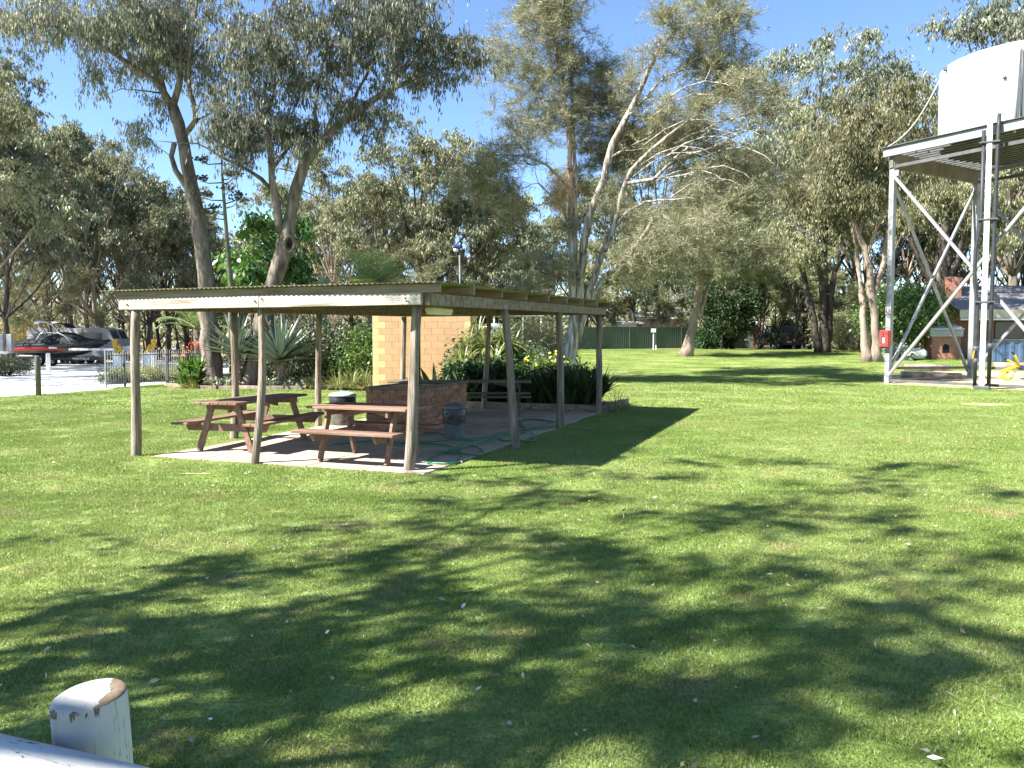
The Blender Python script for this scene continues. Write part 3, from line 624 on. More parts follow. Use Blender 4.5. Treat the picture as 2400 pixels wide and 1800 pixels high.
# gums behind the photographer whose shade lies over the near lawn
COT = 1 / math.tan(ELEV)
def pxg(x, y):
    f_ = y * math.cos(PITCH) + EYE * math.sin(PITCH); return 1200 + FPX * x / f_, 900 - FPX * (y * math.sin(PITCH) - EYE * math.cos(PITCH)) / f_
def shade_tree(label, bx, by, H, limbs_px, patches, seed):
    """limbs and leaf masses placed so high up the sun's path that their shade lies where the photo shows it"""
    g = random.Random(seed); b_ = Vector((bx, by, 0)); fk = b_ + Vector((.3, .2, H * .45)); limbs = [[(b_ + Vector((0, 0, -.1)), .36), (b_ + Vector((.05, 0, 1.2)), .24), (fk, .17)]]; crowns = []
    up = lambda u, v_, h: onz(u, v_) - SHD * h * COT + Vector((0, 0, h))
    for pl, h0, h1, r0 in limbs_px:
        n = len(pl); limbs.append([(fk, r0 * 1.3)] + [(up(u, v_, h0 + (h1 - h0) * i / (n - 1)), r0 * (1 - .75 * i / (n - 1))) for i, (u, v_) in enumerate(pl)])
    for pl, h0, h1, r0 in limbs_px:
        n = len(pl)
        for i in range(1, n):
            for f_ in (.6,): patches = patches + ([(pl[i - 1][0] + (pl[i][0] - pl[i - 1][0]) * f_, pl[i - 1][1] + (pl[i][1] - pl[i - 1][1]) * f_ + g.uniform(-8, 8), 110, 9, h0 + (h1 - h0) * (i - 1 + f_) / (n - 1))] if pl[0][1] < 2000 else [])
    for u, v_, ru, rv, h in patches:
        c = onz(u, v_); rx = ru * 1.12 * c.y / FPX; ry = max(.26, rv * c.y ** 2 / (EYE * FPX)); crowns.append((up(u, v_, h), (rx, ry, .28), max(3, int(rx * ry * 11))))
    return tree('gum_tree', label, 'tree', b_, limbs, crowns, M_bark, LF_euc, seed, (.19, .045), 76, .25, .7, tight=.48)
shade_tree('gum tree left of the photographer shading the near lawn', -9.8, .6, 9, [([(0, 1475), (250, 1405), (500, 1352), (750, 1330), (950, 1290), (1150, 1200), (1300, 1130)], 5.5, 8.5, .085), ([(0, 1590), (300, 1530), (600, 1470), (900, 1440), (1200, 1370), (1450, 1300)], 5.2, 8.5, .08), ([(0, 1740), (300, 1640), (600, 1580), (900, 1500), (1150, 1430)], 5, 8, .06), ([(200, 1500), (700, 1420), (1100, 1335), (1500, 1235), (1800, 1165)], 6, 9.5, .05), ([(350, 1710), (900, 1620), (1300, 1520), (1700, 1430), (2100, 1330)], 5.6, 10, .05), ([(700, 1790), (1400, 1690), (1900, 1580), (2380, 1450)], 6, 10.5, .05), ([pxg(-1.0, 2.27), pxg(-.5, 2.08), pxg(-.33, 2.02), pxg(.02, 1.88), pxg(.4, 1.73), pxg(.9, 1.6)], 5.2, 6.4, .13)],  # last limb is added to put the front rail in shade
    [(120, 1265, 110, 12, 6.5), (620, 1345, 160, 16, 6.6), (830, 1230, 150, 14, 7.5), (1080, 1180, 150, 26, 8), (1220, 1115, 150, 22, 8.5), (1330, 1180, 120, 22, 8.4), (260, 1400, 130, 12, 6.2), (420, 1490, 200, 18, 6.2), (1000, 1400, 200, 30, 7.6), (1250, 1440, 160, 34, 8), (850, 1560, 220, 34, 7), (1120, 1560, 160, 40, 7.6), (160, 1620, 160, 20, 5.8), (520, 1650, 180, 24, 6.2), (1300, 1660, 200, 44, 8), (900, 1730, 240, 30, 7), (1000, 1310, 130, 16, 7.8), (700, 1440, 170, 14, 6.8), (1160, 1270, 130, 20, 8.2), (1380, 1330, 120, 20, 8.4), (650, 1540, 150, 18, 6.6), (1420, 1540, 130, 30, 8.2), (300, 1740, 180, 24, 6), (620, 1770, 160, 20, 6.4), (1180, 1620, 120, 24, 7.8)], 41)
shade_tree('gum tree behind the photographer shading the right of the lawn', -7.5, -4.5, 11, [([(1250, 1500), (1500, 1420), (1700, 1330), (1900, 1200), (2050, 1110)], 9, 11.5, .035), ([(1350, 1720), (1750, 1600), (2100, 1420), (2380, 1250)], 9, 12, .035)],
    [(1480, 1075, 170, 14, 10.5), (1560, 1130, 110, 12, 10), (1980, 1090, 230, 14, 11.5), (2280, 1150, 150, 24, 12), (1750, 1190, 120, 18, 10.5), (1480, 1280, 190, 24, 9.5), (1930, 1315, 190, 22, 11), (2200, 1250, 120, 18, 11.6), (1700, 1330, 100, 14, 10.4), (1560, 1420, 180, 22, 9.4), (2330, 1370, 130, 20, 12), (1850, 1470, 120, 18, 10.4), (1600, 1560, 190, 26, 9.4), (2080, 1590, 180, 26, 10.6), (2330, 1700, 160, 30, 11), (1700, 1700, 200, 30, 9.4), (2360, 1530, 100, 18, 11.4), (1620, 1225, 70, 10, 10), (1760, 1085, 120, 10, 10.8), (2180, 1100, 120, 12, 11.8), (1850, 1200, 130, 16, 10.8), (2080, 1210, 120, 16, 11.2), (1720, 1430, 110, 16, 10), (2080, 1430, 130, 20, 11), (1880, 1580, 130, 22, 10), (2200, 1500, 110, 20, 11.2), (1500, 1690, 130, 28, 8.8), (1960, 1700, 150, 26, 10)], 42)
# the wood beyond: one mass of foliage and stems
g_ = np.random.default_rng(77); n_ = 52000
ang = g_.uniform(-.75, .75, n_); dist = g_.uniform(88, 125, n_); xx = np.tan(ang) * dist; hh = np.abs(g_.normal(size=n_)) * 4.5 + g_.random(n_) * 3 
hh = hh * (.75 + .35 * np.sin(xx * .21) * np.cos(xx * .13 + 1)) + .5
cc_ = np.stack([xx, dist, hh], 1); dd_ = g_.normal(size=(n_, 3)); dd_[:, 2] -= .6; dd_ /= np.linalg.norm(dd_, axis=1)[:, None]
fw = stuff(ob('distant_woodland', leafmesh('distant_woodland', cc_, dd_, .9 * (.6 + .8 * g_.random(n_)), .34 * (.6 + .8 * g_.random(n_)), LF_bg, g_.random(n_), g_)))
tag(fw, 'far woodland closing the view behind the park', 'woodland')
sm = MB()
for i in range(240):
    a = rnd.uniform(-.72, .72); y = rnd.uniform(76, 112); x = math.tan(a) * y; h = rnd.uniform(4, 9); lx = rnd.uniform(-.9, .9)
    sm.tube([(x, y, gz(x, y) - .2), (x + lx * .3 + rnd.uniform(-.15, .15), y, h * .5), (x + lx, y, h)], [rnd.uniform(.08, .17), .09, .04], 5)
o = stuff(sm.build('distant_stems', M_bark4, fw, True))
# ------------------------------------------------------------------ picnic shelter
M_post = pm('weathered grey log', (.13, .10, .075), (.33, .275, .215), 3, .9, 1.3, (6, 6, .45), .1, c3=(.43, .37, .30), bscale=9, objrand=.12)
M_beam = pm('weathered sawn timber', (.15, .115, .08), (.33, .27, .20), 2.2, .88, .8, (.5, 7, 7), .1, c3=(.40, .335, .25), bscale=10, objrand=.1)
M_beamw = pm('sun bleached white painted timber', (.20, .16, .115), (.42, .375, .30), 2.0, .85, .7, (.4, 6, 6), .15, c3=(.54, .50, .42), bscale=10, fac=(.30, .46))
M_purl = pm('grey purlin timber', (.17, .125, .085), (.33, .26, .19), 2.4, .9, .7, (.5, 6, 6), .1, bscale=10, objrand=.1)
M_sheet = pm('lichen stained corrugated sheet', (.15, .14, .08), (.27, .25, .155), 1.8, .75, .3, (1, 1, 1), .25, c3=(.34, .33, .26), bscale=30)
shel = thing('picnic_shelter', 'open timber picnic shelter with rough log posts and low corrugated roof', 'shelter', SHO, SHR)
rz_ = lambda y: .0155 * y
def log_post(x, y, r, h, lean, seed, rot=0, split=False):
    g = random.Random(seed); rows = []; n = 15
    wx = [g.uniform(-1, 1) for _ in range(4)]
    mb = MB(); base = 0; sd = 12
    ph = [g.uniform(0, 6.28) for _ in range(3)]
    for i in range(n):
        f_ = i / (n - 1); z = -.12 + f_ * (h + .12)
        cx = x + lean[0] * (f_ - 1) + .045 * math.sin(f_ * 5 + ph[0]) * wx[0] * 1.0 * (1 - f_ * .5) ; cy = y + lean[1] * (f_ - 1) + .03 * math.sin(f_ * 4 + ph[1]) * wx[1]
        rr = r * (1.10 - .22 * f_ + .05 * math.sin(f_ * 9 + ph[2]))
        for k in range(sd):
            a = 2 * math.pi * k / sd; q = rr * (1 + .07 * mnoise.noise(Vector((math.cos(a) * 2 + seed, math.sin(a) * 2, z * 1.1))))
            if split and f_ > .55 and k in (8, 9): q *= .72
            mb.v.append((cx + q * math.cos(a), cy + q * math.sin(a), z))
    for i in range(n - 1):
        for k in range(sd):
            a = i * sd + k; b_ = i * sd + (k + 1) % sd; mb.f.append((a, b_, b_ + sd, a + sd))
    mb.f.append(tuple((n - 1) * sd + k for k in range(sd)))
    return mb.build('post', M_post, shel, True)
FB = 2.085
posts = [(0, -.02, .068, (.16, .0), 1, True), (-2.23, -.2, .052, (.1, 0), 2, True), (-4.37, -.2, .066, (.1, 0), 3, False), (.18, 2.5, .063, (-.22, 0), 4, False), (.18, 5.35, .068, (-.05, 0), 5, False), (.17, 8.45, .068, (.02, 0), 6, False),
         (-4.45, 1.95, .062, (.05, 0), 7, False), (-4.2, 4.05, .06, (.05, 0), 8, False), (-4.6, 8.2, .066, (.08, 0), 9, False), (-2.5, 8.5, .064, (.16, 0), 10, False)]
for x, y, r, ln, sd, sp in posts: log_post(x, y, r, FB + rz_(y) - .004, ln, sd, split=sp)
def beam(name, p, q, a, b_, mat):
    return MB().bar(p, q, a, b_).build(name, mat, shel)
bh = .15; zc = FB + bh / 2
beam('beam', (-2.2, -.255, zc), (.16, -.235, zc + .004), .06, bh, M_beamw); beam('beam', (-4.62, -.245, zc), (-2.204, -.255, zc + .002), .06, bh, M_beamw)
beam('beam', (.215, -.2, zc + rz_(-.2)), (.215, 2.55, zc + rz_(2.55)), .06, bh, M_beam); beam('beam', (.215, 2.555, zc + rz_(2.55)), (.215, 8.75, zc + rz_(8.75)), .06, bh, M_beam)
beam('beam', (-4.47, -.2, zc + rz_(-.2)), (-4.47, 8.7, zc + rz_(8.7)), .06, bh, M_beam); beam('beam', (-4.42, 8.52, zc + rz_(8.5)), (.18, 8.52, zc + rz_(8.5)), .06, bh, M_beam)
beam('beam', (-2.3, -.2, zc - .003 + rz_(-.2)), (-2.3, 8.45, zc - .003 + rz_(8.4)), .06, bh - .02, M_beam)
ph_ = .105
for i, y in enumerate([-.245, .78, 1.85, 2.95, 4.0, 5.1, 6.2, 7.3, 8.5]):
    zz = FB + bh + rz_(y) + ph_ / 2 + .003
    beam('purlin', (-4.70, y, zz), (.40 + rnd.uniform(-.02, .03), y, zz), .045, ph_, M_purl)
for x, y in ((-.02, -.29), (-.02, -.29), (-2.15, -.29), (-2.25, -.29), (-4.45, -.28)):
    MB().lathe([(.012, 0), (.012, .012), (.006, .016)], 8, (0, 0, 0)).build('bolt', pm('rusty steel', (.05, .035, .025), (.12, .07, .04), 20, .7), shel).matrix_local = Matrix.Translation((x + rnd.uniform(-.01, .01), y, zc + rnd.uniform(-.045, .045))) @ Matrix.Rotation(R(90), 4, 'X')
def corr_sheet(w_, L_):
    mb = MB(); nx = int(w_ / .076 * 8) + 1; th = .0016
    for j, y in enumerate((0, L_)):
        for s_ in (0, 1):
            for i in range(nx):
                x = i / (nx - 1) * w_; z = .0095 * math.cos(2 * math.pi * x / .076) - s_ * th; mb.v.append((x, y, z))
    for i in range(nx - 1):
        a, b_, c, d = i, i + nx, i + 2 * nx, i + 3 * nx
        mb.f += [(a, a + 1, c + 1, c), (b_ + 1, b_, d, d + 1), (a + 1, a, b_, b_ + 1), (c, c + 1, d + 1, d)]
    return mb.mesh('roof_sheet', M_sheet, False)
me = corr_sheet(.76, 9.35)
for i in range(7):
    o = ob('roof_sheet', me, shel, (-4.88 + i * .757, -.36, FB + bh + ph_ + .0175 + rz_(-.36) + (i % 2) * .0022)); o.rotation_euler = (math.atan(.0155) + rnd.uniform(-.0004, .0004), 0, 0)
lt = thing('fluorescent_light', 'cream fluorescent light fitting under the shelter roof by the corner post', 'light', sh(-.06, .72, 2.055), SHR)
MB().bev((0, 0, 0), (.13, .62, .075), .02).build('housing', pm('cream enamel', (.62, .56, .36), (.70, .64, .44), 3, .5), lt)
MB().bev((0, 0, -.045), (.11, .58, .03), .01).build('diffuser', pm('yellowed acrylic', (.66, .62, .42), (.7, .66, .48), 3, .35), lt)

# paved floor
M_pave = pm('sun bleached concrete', (.31, .25, .185), (.43, .36, .275), 2.6, .92, .35, spec=.1, bscale=60, c3=(.35, .285, .21), objrand=.08)
pav = struct(MB().box((-1.98, 4.19, -.030), (4.30, 8.80, .05)).build('paved_floor', pm('dark joint grit', (.17, .14, .11), (.24, .20, .16), 20, .95), None)); pav.location = SHO; pav.rotation_euler = (0, 0, SHR)
pw, pl = 4.30 / 5, 8.8 / 9
pme = MB().bev((0, 0, 0), (pw - .012, pl - .012, .05), .006).mesh('paver', M_pave)
for i in range(5):
    for j in range(9): ob('paver', pme, pav, (-4.13 + (i + .5) * pw, -.21 + (j + .5) * pl, -.010 + rnd.uniform(-.002, .003)))

# ------------------------------------------------------------------ picnic tables
M_tab = pm('reddish brown oiled timber', (.145, .082, .056), (.25, .152, .108), 2.2, .62, .5, (.6, 7, 7), .3, bscale=12, c3=(.30, .20, .15), objrand=.16)
M_tab3 = pm('dark weathered table timber', (.10, .075, .055), (.19, .15, .115), 2.2, .75, .5, (.6, 7, 7), .2, bscale=12, objrand=.12)
def picnic_table(label, p, rz, L_, mat, W_=.72, sw=1.46):
    t = thing('picnic_table', label, 'picnic table', p, rz)
    n = 5; w_ = W_ / n
    for i in range(n): MB().bev((0, -W_ / 2 + (i + .5) * w_, .725), (L_, w_ - .008, .036), .005).build('tabletop_plank', mat, t)
    for s in (-1, 1):
        for k in (0, 1): MB().bev((0, s * (sw / 2 - .07 - k * .142), .425), (L_, .136, .036), .005).build('seat_plank', mat, t)
    for e in (-1, 1):
        x = e * (L_ / 2 - .30)
        MB().bev((x, 0, .66), (.042, W_ - .06, .09), .006).build('top_cleat', mat, t)
        MB().prism([(x - .02, -sw / 2 + .02, .407), (x - .02, sw / 2 - .02, .407), (x - .02, sw / 2 - .09, .30), (x - .02, -sw / 2 + .09, .30)], (.042, 0, 0)).build('seat_bearer', mat, t)
        for s in (-1, 1):
            MB().bar((x + e * .043, s * .20, .704), (x + e * .043, s * .44, 0), .042, .092).build('leg', mat, t)
        MB().bar((x - e * .05, 0, .60), (x - e * .52, 0, .705), .04, .08).build('brace', mat, t)
    return t
c = sh(-3.52, 1.25, .018); picnic_table('brown picnic table set end-on at the left of the shelter, half in sun', c, SHR + R(96), 2.05, M_tab)
c = sh(-1.07, .60, .018); picnic_table('brown picnic table beside the near corner post with sunlit top', c, SHR + R(-1), 1.55, M_tab, .78)
c = sh(-2.6, 7.05, .018); picnic_table('long dark picnic table in the shade behind the brick barbecue', c, SHR + R(20), 3.1, M_tab3, .74)

# ------------------------------------------------------------------ brick barbecue
M_brick = pm('red brown brick', (.26, .125, .075), (.42, .215, .13), 7, .9, .6, spec=.1, bscale=50, objrand=.28)
M_mort = pm('brick mortar', (.24, .19, .15), (.33, .27, .22), 14, .95, .4)
bq = thing('brick_barbecue', 'low red brick barbecue with steel hotplate in the middle of the shelter', 'barbecue', sh(-1.77, 3.14, .018), SHR)
BW, BLn, BH = .88, 2.36, .80
MB().box((-BW / 2, BLn / 2, BH / 2 - .01), (BW - .02, BLn - .02, BH - .02)).build('core', M_mort, bq)
bl, bw_, bhh = .228, .108, .076
bme = MB().bev((0, 0, 0), (bl, .05, bhh), .004).mesh('brick', M_brick); hme = MB().bev((0, 0, 0), (bw_, .05, bhh), .004).mesh('brick', M_brick)
nc = 9; ch = BH / nc
for j in range(nc):
    z = (j + .5) * ch - .01
    x = -BW + (0 if j % 2 else -.119) 
    while x < -.02:                                            # front face
        x0, x1 = max(x, -BW), min(x + bl + .011, 0); 
        if x1 - x0 > .05: o = ob('brick', bme, bq, ((x0 + x1) / 2, .012 + rnd.uniform(-.002, .002), z)); o.scale = ((x1 - x0 - .011) / bl, 1, 1)
        x += bl + .011
    y = (-.119 if j % 2 else 0) + .04
    while y < BLn:                                             # right face
        y0, y1 = max(y, .04), min(y + bl + .011, BLn)
        if y1 - y0 > .05: o = ob('brick', bme, bq, (-.012 + rnd.uniform(-.002, .002), (y0 + y1) / 2, z), R(90)); o.scale = ((y1 - y0 - .011) / bl, 1, 1)
        y += bl + .011
for x, y, w_, l_ in ((-BW / 2, .03, BW + .06, .10), (-BW / 2, BLn - .03, BW + .06, .10), (-.03, BLn / 2, .10, BLn - .17), (-BW + .03, BLn / 2, .10, BLn - .17)):
    MB().bev((x, y, BH + .008), (w_, l_, .035), .005).build('coping', pm('sooty concrete', (.12, .10, .085), (.22, .19, .16), 8, .9, .3), bq)
MB().bev((-BW / 2, BLn / 2 - .3, BH + .004), (.60, 1.1, .012), .003).build('hotplate', pm('greasy steel plate', (.16, .12, .08), (.30, .235, .16), 5, .45, .2, metal=.6), bq)
MB().bev((-BW / 2, BLn / 2 + .7, BH + .0), (.55, .6, .03), .003).build('grill', pm('black iron', (.02, .02, .02), (.05, .045, .04), 9, .6), bq)
MB().box((-BW / 2, .011, .36), (BW - .06, .06, .02)).build('ledge', pm('black iron', (.02,) * 3), bq)
fl = tag(MB().tube([(0, 0, 0), (0, 0, .8), (.004, 0, FB + .1 - .85)], .021, 10).build('flue_pipe', pm('rusty brown pipe', (.13, .06, .03), (.23, .115, .055), 5, .8, .3), None, True), 'thin rusty pipe from the barbecue top up to the roof', 'pipe'); fl.location = sh(-2.35, 4.6, .018 + BH)

# ------------------------------------------------------------------ bins
M_galv = pm('dull galvanised steel', (.085, .09, .09), (.15, .155, .155), 4, .55, .15, metal=.1)
M_liner = pm('black bin liner', (.012, .012, .013), (.03, .03, .033), 6, .32, .6, spec=.5, bscale=16)
def bin_(label, p, r, h, lidc, bodym, rz):
    t = thing('rubbish_bin', label, 'bin', p, rz)
    prof = [(r * .82, 0), (r * .83, .02)] + [(r * (.83 + .12 * f_) + (.004 if i % 2 else 0), .02 + (h - .04) * f_) for i, f_ in enumerate(np.linspace(.04, 1, 13))]
    MB().lathe(prof, 26).build('body', bodym, t, True)
    g = random.Random(int(r * 9999)); mb = MB(); n = 30; rows = []
    for j, (q, z) in enumerate(((r * .99, h + .004), (r * 1.04, h - .02), (r * 1.035, h - .13), (r * 1.0, h - .25))):
        for k in range(n):
            a = 2 * math.pi * k / n; zz = z - (.035 * mnoise.noise(Vector((math.cos(a) * 2.2, math.sin(a) * 2.2, 5))) if j == 3 else 0); qq = q * (1 + .035 * mnoise.noise(Vector((math.cos(a) * 5, math.sin(a) * 5, j * 2))))
            mb.v.append((qq * math.cos(a), qq * math.sin(a), zz))
    for j in range(3):
        for k in range(n): a = j * n + k; b_ = j * n + (k + 1) % n; mb.f.append((a, a + n, b_ + n, b_))
    mb.build('liner', M_liner, t, True)
    ld = MB().lathe([(r * 1.08, h + .0), (r * 1.10, h + .012), (r * 1.08, h + .03), (r * .86, h + .055), (r * .5, h + .075), (.02, h + .082)], 26).build('lid', lidc, t, True)
    MB().tube([(-.05, 0, h + .075), (-.04, 0, h + .105), (.04, 0, h + .105), (.05, 0, h + .075)], .009, 6).build('lid_handle', lidc, ld, True)
M_lidg = pm('faded green lid', (.30, .42, .37), (.42, .54, .48), 3, .5)
bin_('bin with pale green lid and black liner behind the tables', sh(-3.86, 4.3, .018), .245, .56, M_lidg, pm('dark drum', (.06, .055, .05), (.14, .125, .11), 4, .6), .4)
bin_('grey metal bin with black liner beside the brick barbecue', sh(-.95, 3.12, .018), .19, .50, pm('grey lid', (.09, .10, .10), (.15, .16, .16), 3, .5), M_galv, 1.1)

# ------------------------------------------------------------------ garden hose
z6 = lambda x, y: onz(850 + .226 * x, 870 + .226 * y, .03)
hp = [(-300, 760), (0, 735), (200, 745), (420, 745), (700, 740), (900, 735), (1200, 715), (1400, 665), (1560, 640), (1680, 600), (1890, 560), (1890, 520), (1780, 500), (1640, 510), (1630, 545), (1690, 615), (1600, 655), (1450, 675), (1330, 705), (1100, 770), (980, 810), (990, 790), (1090, 775), (1200, 810), (1250, 850), (1190, 880), (1000, 870), (780, 842),
      (900, 832), (1100, 790), (1300, 735), (1420, 690), (1540, 645), (1660, 610), (1860, 590), (1990, 555), (1960, 520), (1860, 515), (1700, 510), (1640, 520), (1680, 590), (1760, 660), (1795, 705), (1740, 730), (1600, 728), (1440, 715), (1400, 660), (1200, 700), (1060, 708), (900, 690), (760, 655), (620, 640), (500, 600), (400, 610), (300, 700), (420, 770), (700, 770), (900, 775), (1000, 830), (1020, 890), (960, 945), (830, 972), (720, 968), (660, 940), (740, 890), (980, 800)]
pts = []
for i, (x, y) in enumerate(hp):
    q = z6(x, y); q.z = .030 + .012 * ((i * 7) % 3); pts.append((*q, .0125))
rows = crom(pts, .07); tag(MB().tube(rows[:, :3], .0125, 7).build('garden_hose', pm('green hose', (.006, .135, .055), (.012, .19, .085), 3, .35, spec=.5), None, True), 'green garden hose lying in loose loops on the paved floor', 'hose')

# ------------------------------------------------------------------ block toilet building
M_blk = pm('ochre painted block', (.46, .28, .145), (.52, .32, .17), 3, .85, .25, spec=.15, bscale=60, objrand=.05)
M_blkp = pm('pale yellow painted block', (.54, .42, .195), (.60, .47, .23), 3, .85, .25, spec=.15, bscale=60, objrand=.05)
BX0, BX1, BY = -4.26, -1.26, 24.4
bd = thing('block_building', 'small square building of ochre and pale yellow painted blocks behind the shelter', 'building', (BX0, BY, 0), 0)
Wb = BX1 - BX0; Db = 2.5; Hb = 2.8
MB().box((Wb / 2, Db / 2, Hb / 2), (Wb - .03, Db - .03, Hb)).build('wall_core', pm('ochre mortar', (.38, .23, .12), (.42, .26, .14), 9, .9), bd)
fullm = {k: MB().bev((0, 0, 0), (.394, .04, .195), .0025).mesh('block', m_) for k, m_ in ((0, M_blk), (1, M_blkp))}
for j in range(14):
    x = -.2 if j % 2 else 0.0; z = (j + .5) * .2
    while x < Wb - .01:
        x0, x1 = max(0, x), min(Wb, x + .4)
        if x1 - x0 > .05:
            k = 1 if (x0 < .01 and j % 2 == 0) or (x1 > Wb - .01 and (x1 - x0 < .3 or j % 2 == 0)) or (x0 < .01 and j % 2) else 0
            o = ob('block', fullm[k], bd, ((x0 + x1) / 2, .004, z)); o.scale = ((x1 - x0 - .006) / .394, 1, 1)
        x += .4
    y = 0.02 + (.2 if j % 2 else 0)
    while y < Db - .05:
        y1 = min(Db, y + .4); o = ob('block', fullm[1 if y < .1 else 0], bd, (Wb - .004, (y + y1) / 2, z), R(90)); o.scale = ((y1 - y - .006) / .394, 1, 1); y += .4
MB().bev((Wb / 2, Db / 2, Hb + .05), (Wb + .3, Db + .3, .09), .01).build('roof', pm('grey metal roof', (.35, .35, .34), (.45, .45, .44), 2, .5), bd)
# ------------------------------------------------------------------ garden plants
def set_var(me, vals):
    a = me.attributes.new('var', 'FLOAT', 'FACE'); a.data.foreach_set('value', np.array(vals, np.float32))
def strip(mb, p, d, L_, W_, bend, seg=5, fold=.18, prof=None, up=Vector((0, 0, 1))):
    """a long leaf: folded strip that starts along d and bends down"""
    p = Vector(p); d = Vector(d).normalized(); s = d.cross(up)
    if s.length < .05: s = Vector((1, 0, 0))
    s.normalize(); n0 = len(mb.v); cnt = 0
    for i in range(seg + 1):
        f_ = i / seg; w_ = W_ * (prof(f_) if prof else math.sin(math.pi * min(1, .12 + f_ * .88)) ** .7 if f_ < 1 else .04)
        nn = s.cross(d)
        mb.v += [tuple(p - s * w_ / 2 + nn * fold * w_), tuple(p), tuple(p + s * w_ / 2 + nn * fold * w_)]
        p = p + d * (L_ / seg); d = (d + Vector((0, 0, -bend / seg))).normalized()
    for i in range(seg):
        a = n0 + i * 3; mb.f += [(a, a + 1, a + 4, a + 3), (a + 1, a + 2, a + 5, a + 4)]; cnt += 2
    return cnt
def strap(name, label, p, n, L_, W_, mat, el=(20, 80), bend=1.0, seed=1, cat='plant', spread=.08, group=None, prof=None):
    g = random.Random(seed); mb = MB(); va = []
    for i in range(n):
        a = g.uniform(0, 6.283); e = R(g.uniform(*el)); d = (math.cos(a) * math.cos(e), math.sin(a) * math.cos(e), math.sin(e))
        k = strip(mb, (math.cos(a) * g.uniform(0, spread), math.sin(a) * g.uniform(0, spread), 0), d, L_ * g.uniform(.6, 1.1), W_ * g.uniform(.75, 1.15), bend * g.uniform(.6, 1.4), prof=prof); va += [g.random()] * k
    me = mb.mesh('leaves', mat, True); set_var(me, va)
    t = thing(name, label, cat, p, 0, group); ob('leaves', me, t); return t
def shrub(name, label, p, rad, n, leaf, mat, seed, cat='shrub', droop=.2, group=None, flowers=None, stems=7):
    g = np.random.default_rng(seed); t = thing(name, label, cat, p, 0, group); rx, ry, rz = rad
    k = max(14, n // 90); ctr = g.normal(size=(k, 3)); ctr /= np.linalg.norm(ctr, axis=1)[:, None]; ctr *= (g.random(k) ** .4)[:, None]
    ctr = ctr * np.array([rx, ry, rz * .9]) + np.array([0, 0, rz]); ctr[:, 2] = np.maximum(ctr[:, 2], .12)
    w_ = MB()
    for i in range(min(k, stems * 3)):
        q = ctr[i]; w_.tube([(q[0] * .1, q[1] * .1, -.05), (q[0] * .5, q[1] * .5, q[2] * .55), tuple(q)], [.022, .014, .006], 5, False)
    w_.build('stems', M_bark4, t, True)
    i = g.integers(0, k, n); s = .26 * min(rx, rz, 1.1)
    c = ctr[i] + g.normal(size=(n, 3)) * s; c[:, 2] = np.maximum(c[:, 2], .02)
    d = g.normal(size=(n, 3)) + (c - np.array([0, 0, rz])) / np.array(rad) * .7; d[:, 2] -= droop * 2; d /= np.linalg.norm(d, axis=1)[:, None]
    ob('foliage', leafmesh('foliage', c, d, leaf[0] * (.6 + .8 * g.random(n)), leaf[1] * (.6 + .8 * g.random(n)), mat, np.clip(g.random(k)[i] * .5 + g.random(n) * .5, 0, 1), g), t)
    if flowers:
        nf, sz, fm, top = flowers; mb = MB(); 
        for _ in range(nf):
            q = ctr[g.integers(0, k)]; v_ = q - np.array([0, 0, rz * .4]); v_ /= np.linalg.norm(v_) + 1e-6; q = q + v_ * s * 1.5; q[2] = max(.05, q[2] + top * g.random())
            a0 = g.random() * 6.28; nrm = Vector((g.normal() * .5 - .3, g.normal() * .5 - .6, .8)).normalized(); ux = nrm.orthogonal().normalized(); uy = nrm.cross(ux); pc = Vector(q)
            for m_ in range(6):
                a = a0 + m_ * 1.047; e1 = ux * math.cos(a) + uy * math.sin(a); e2 = ux * math.cos(a + .8) + uy * math.sin(a + .8); mb.add([pc, pc + e1 * sz, pc + (e1 + e2).normalized() * sz * 1.2 + nrm * sz * .2, pc + e2 * sz], [(0, 1, 2, 3)])
        mb.build('flowers', fm, t)
    return t
LF_ag = leafmat('blue green agave leaf', (.085, .125, .085), (.165, .215, .150), (.26, .30, .20), .08, .09, .45)
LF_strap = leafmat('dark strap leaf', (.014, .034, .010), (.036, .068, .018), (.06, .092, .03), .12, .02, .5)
LF_tus = leafmat('pale tussock blade', (.13, .16, .04), (.27, .28, .09), (.42, .38, .17), .3, .05)
LF_dra = leafmat('yellow striped leaf', (.11, .16, .035), (.25, .28, .075), (.45, .44, .20), .3, .06)
LF_palm = leafmat('palm frond', (.11, .18, .04), (.24, .31, .08), (.34, .38, .13), .3, .08)
LF_wh = leafmat('small grey leaf', (.12, .16, .07), (.24, .27, .14), (.4, .42, .32), .25, .05)
M_red = pm('red petals', (.62, .035, .03), (.75, .10, .06), 6, .6); M_yel = pm('yellow petals', (.72, .42, .02), (.85, .58, .04), 6, .6); M_wht = pm('white petals', (.75, .74, .66), (.8, .8, .74), 6, .6)
aprof = lambda f_: (.55 + 1.3 * f_) if f_ < .3 else (.94 * (1 - ((f_ - .3) / .7) ** 1.7) + .02)
agm = MB(); va = [1] * strip(agm, (0, 0, 0), (0, 1, 0), 1.0, .105, .10, 6, .30, aprof); agme = agm.mesh('leaf', LF_ag, True); set_var(agme, [.5] * va[0] if False else [.5] * len(agme.polygons))
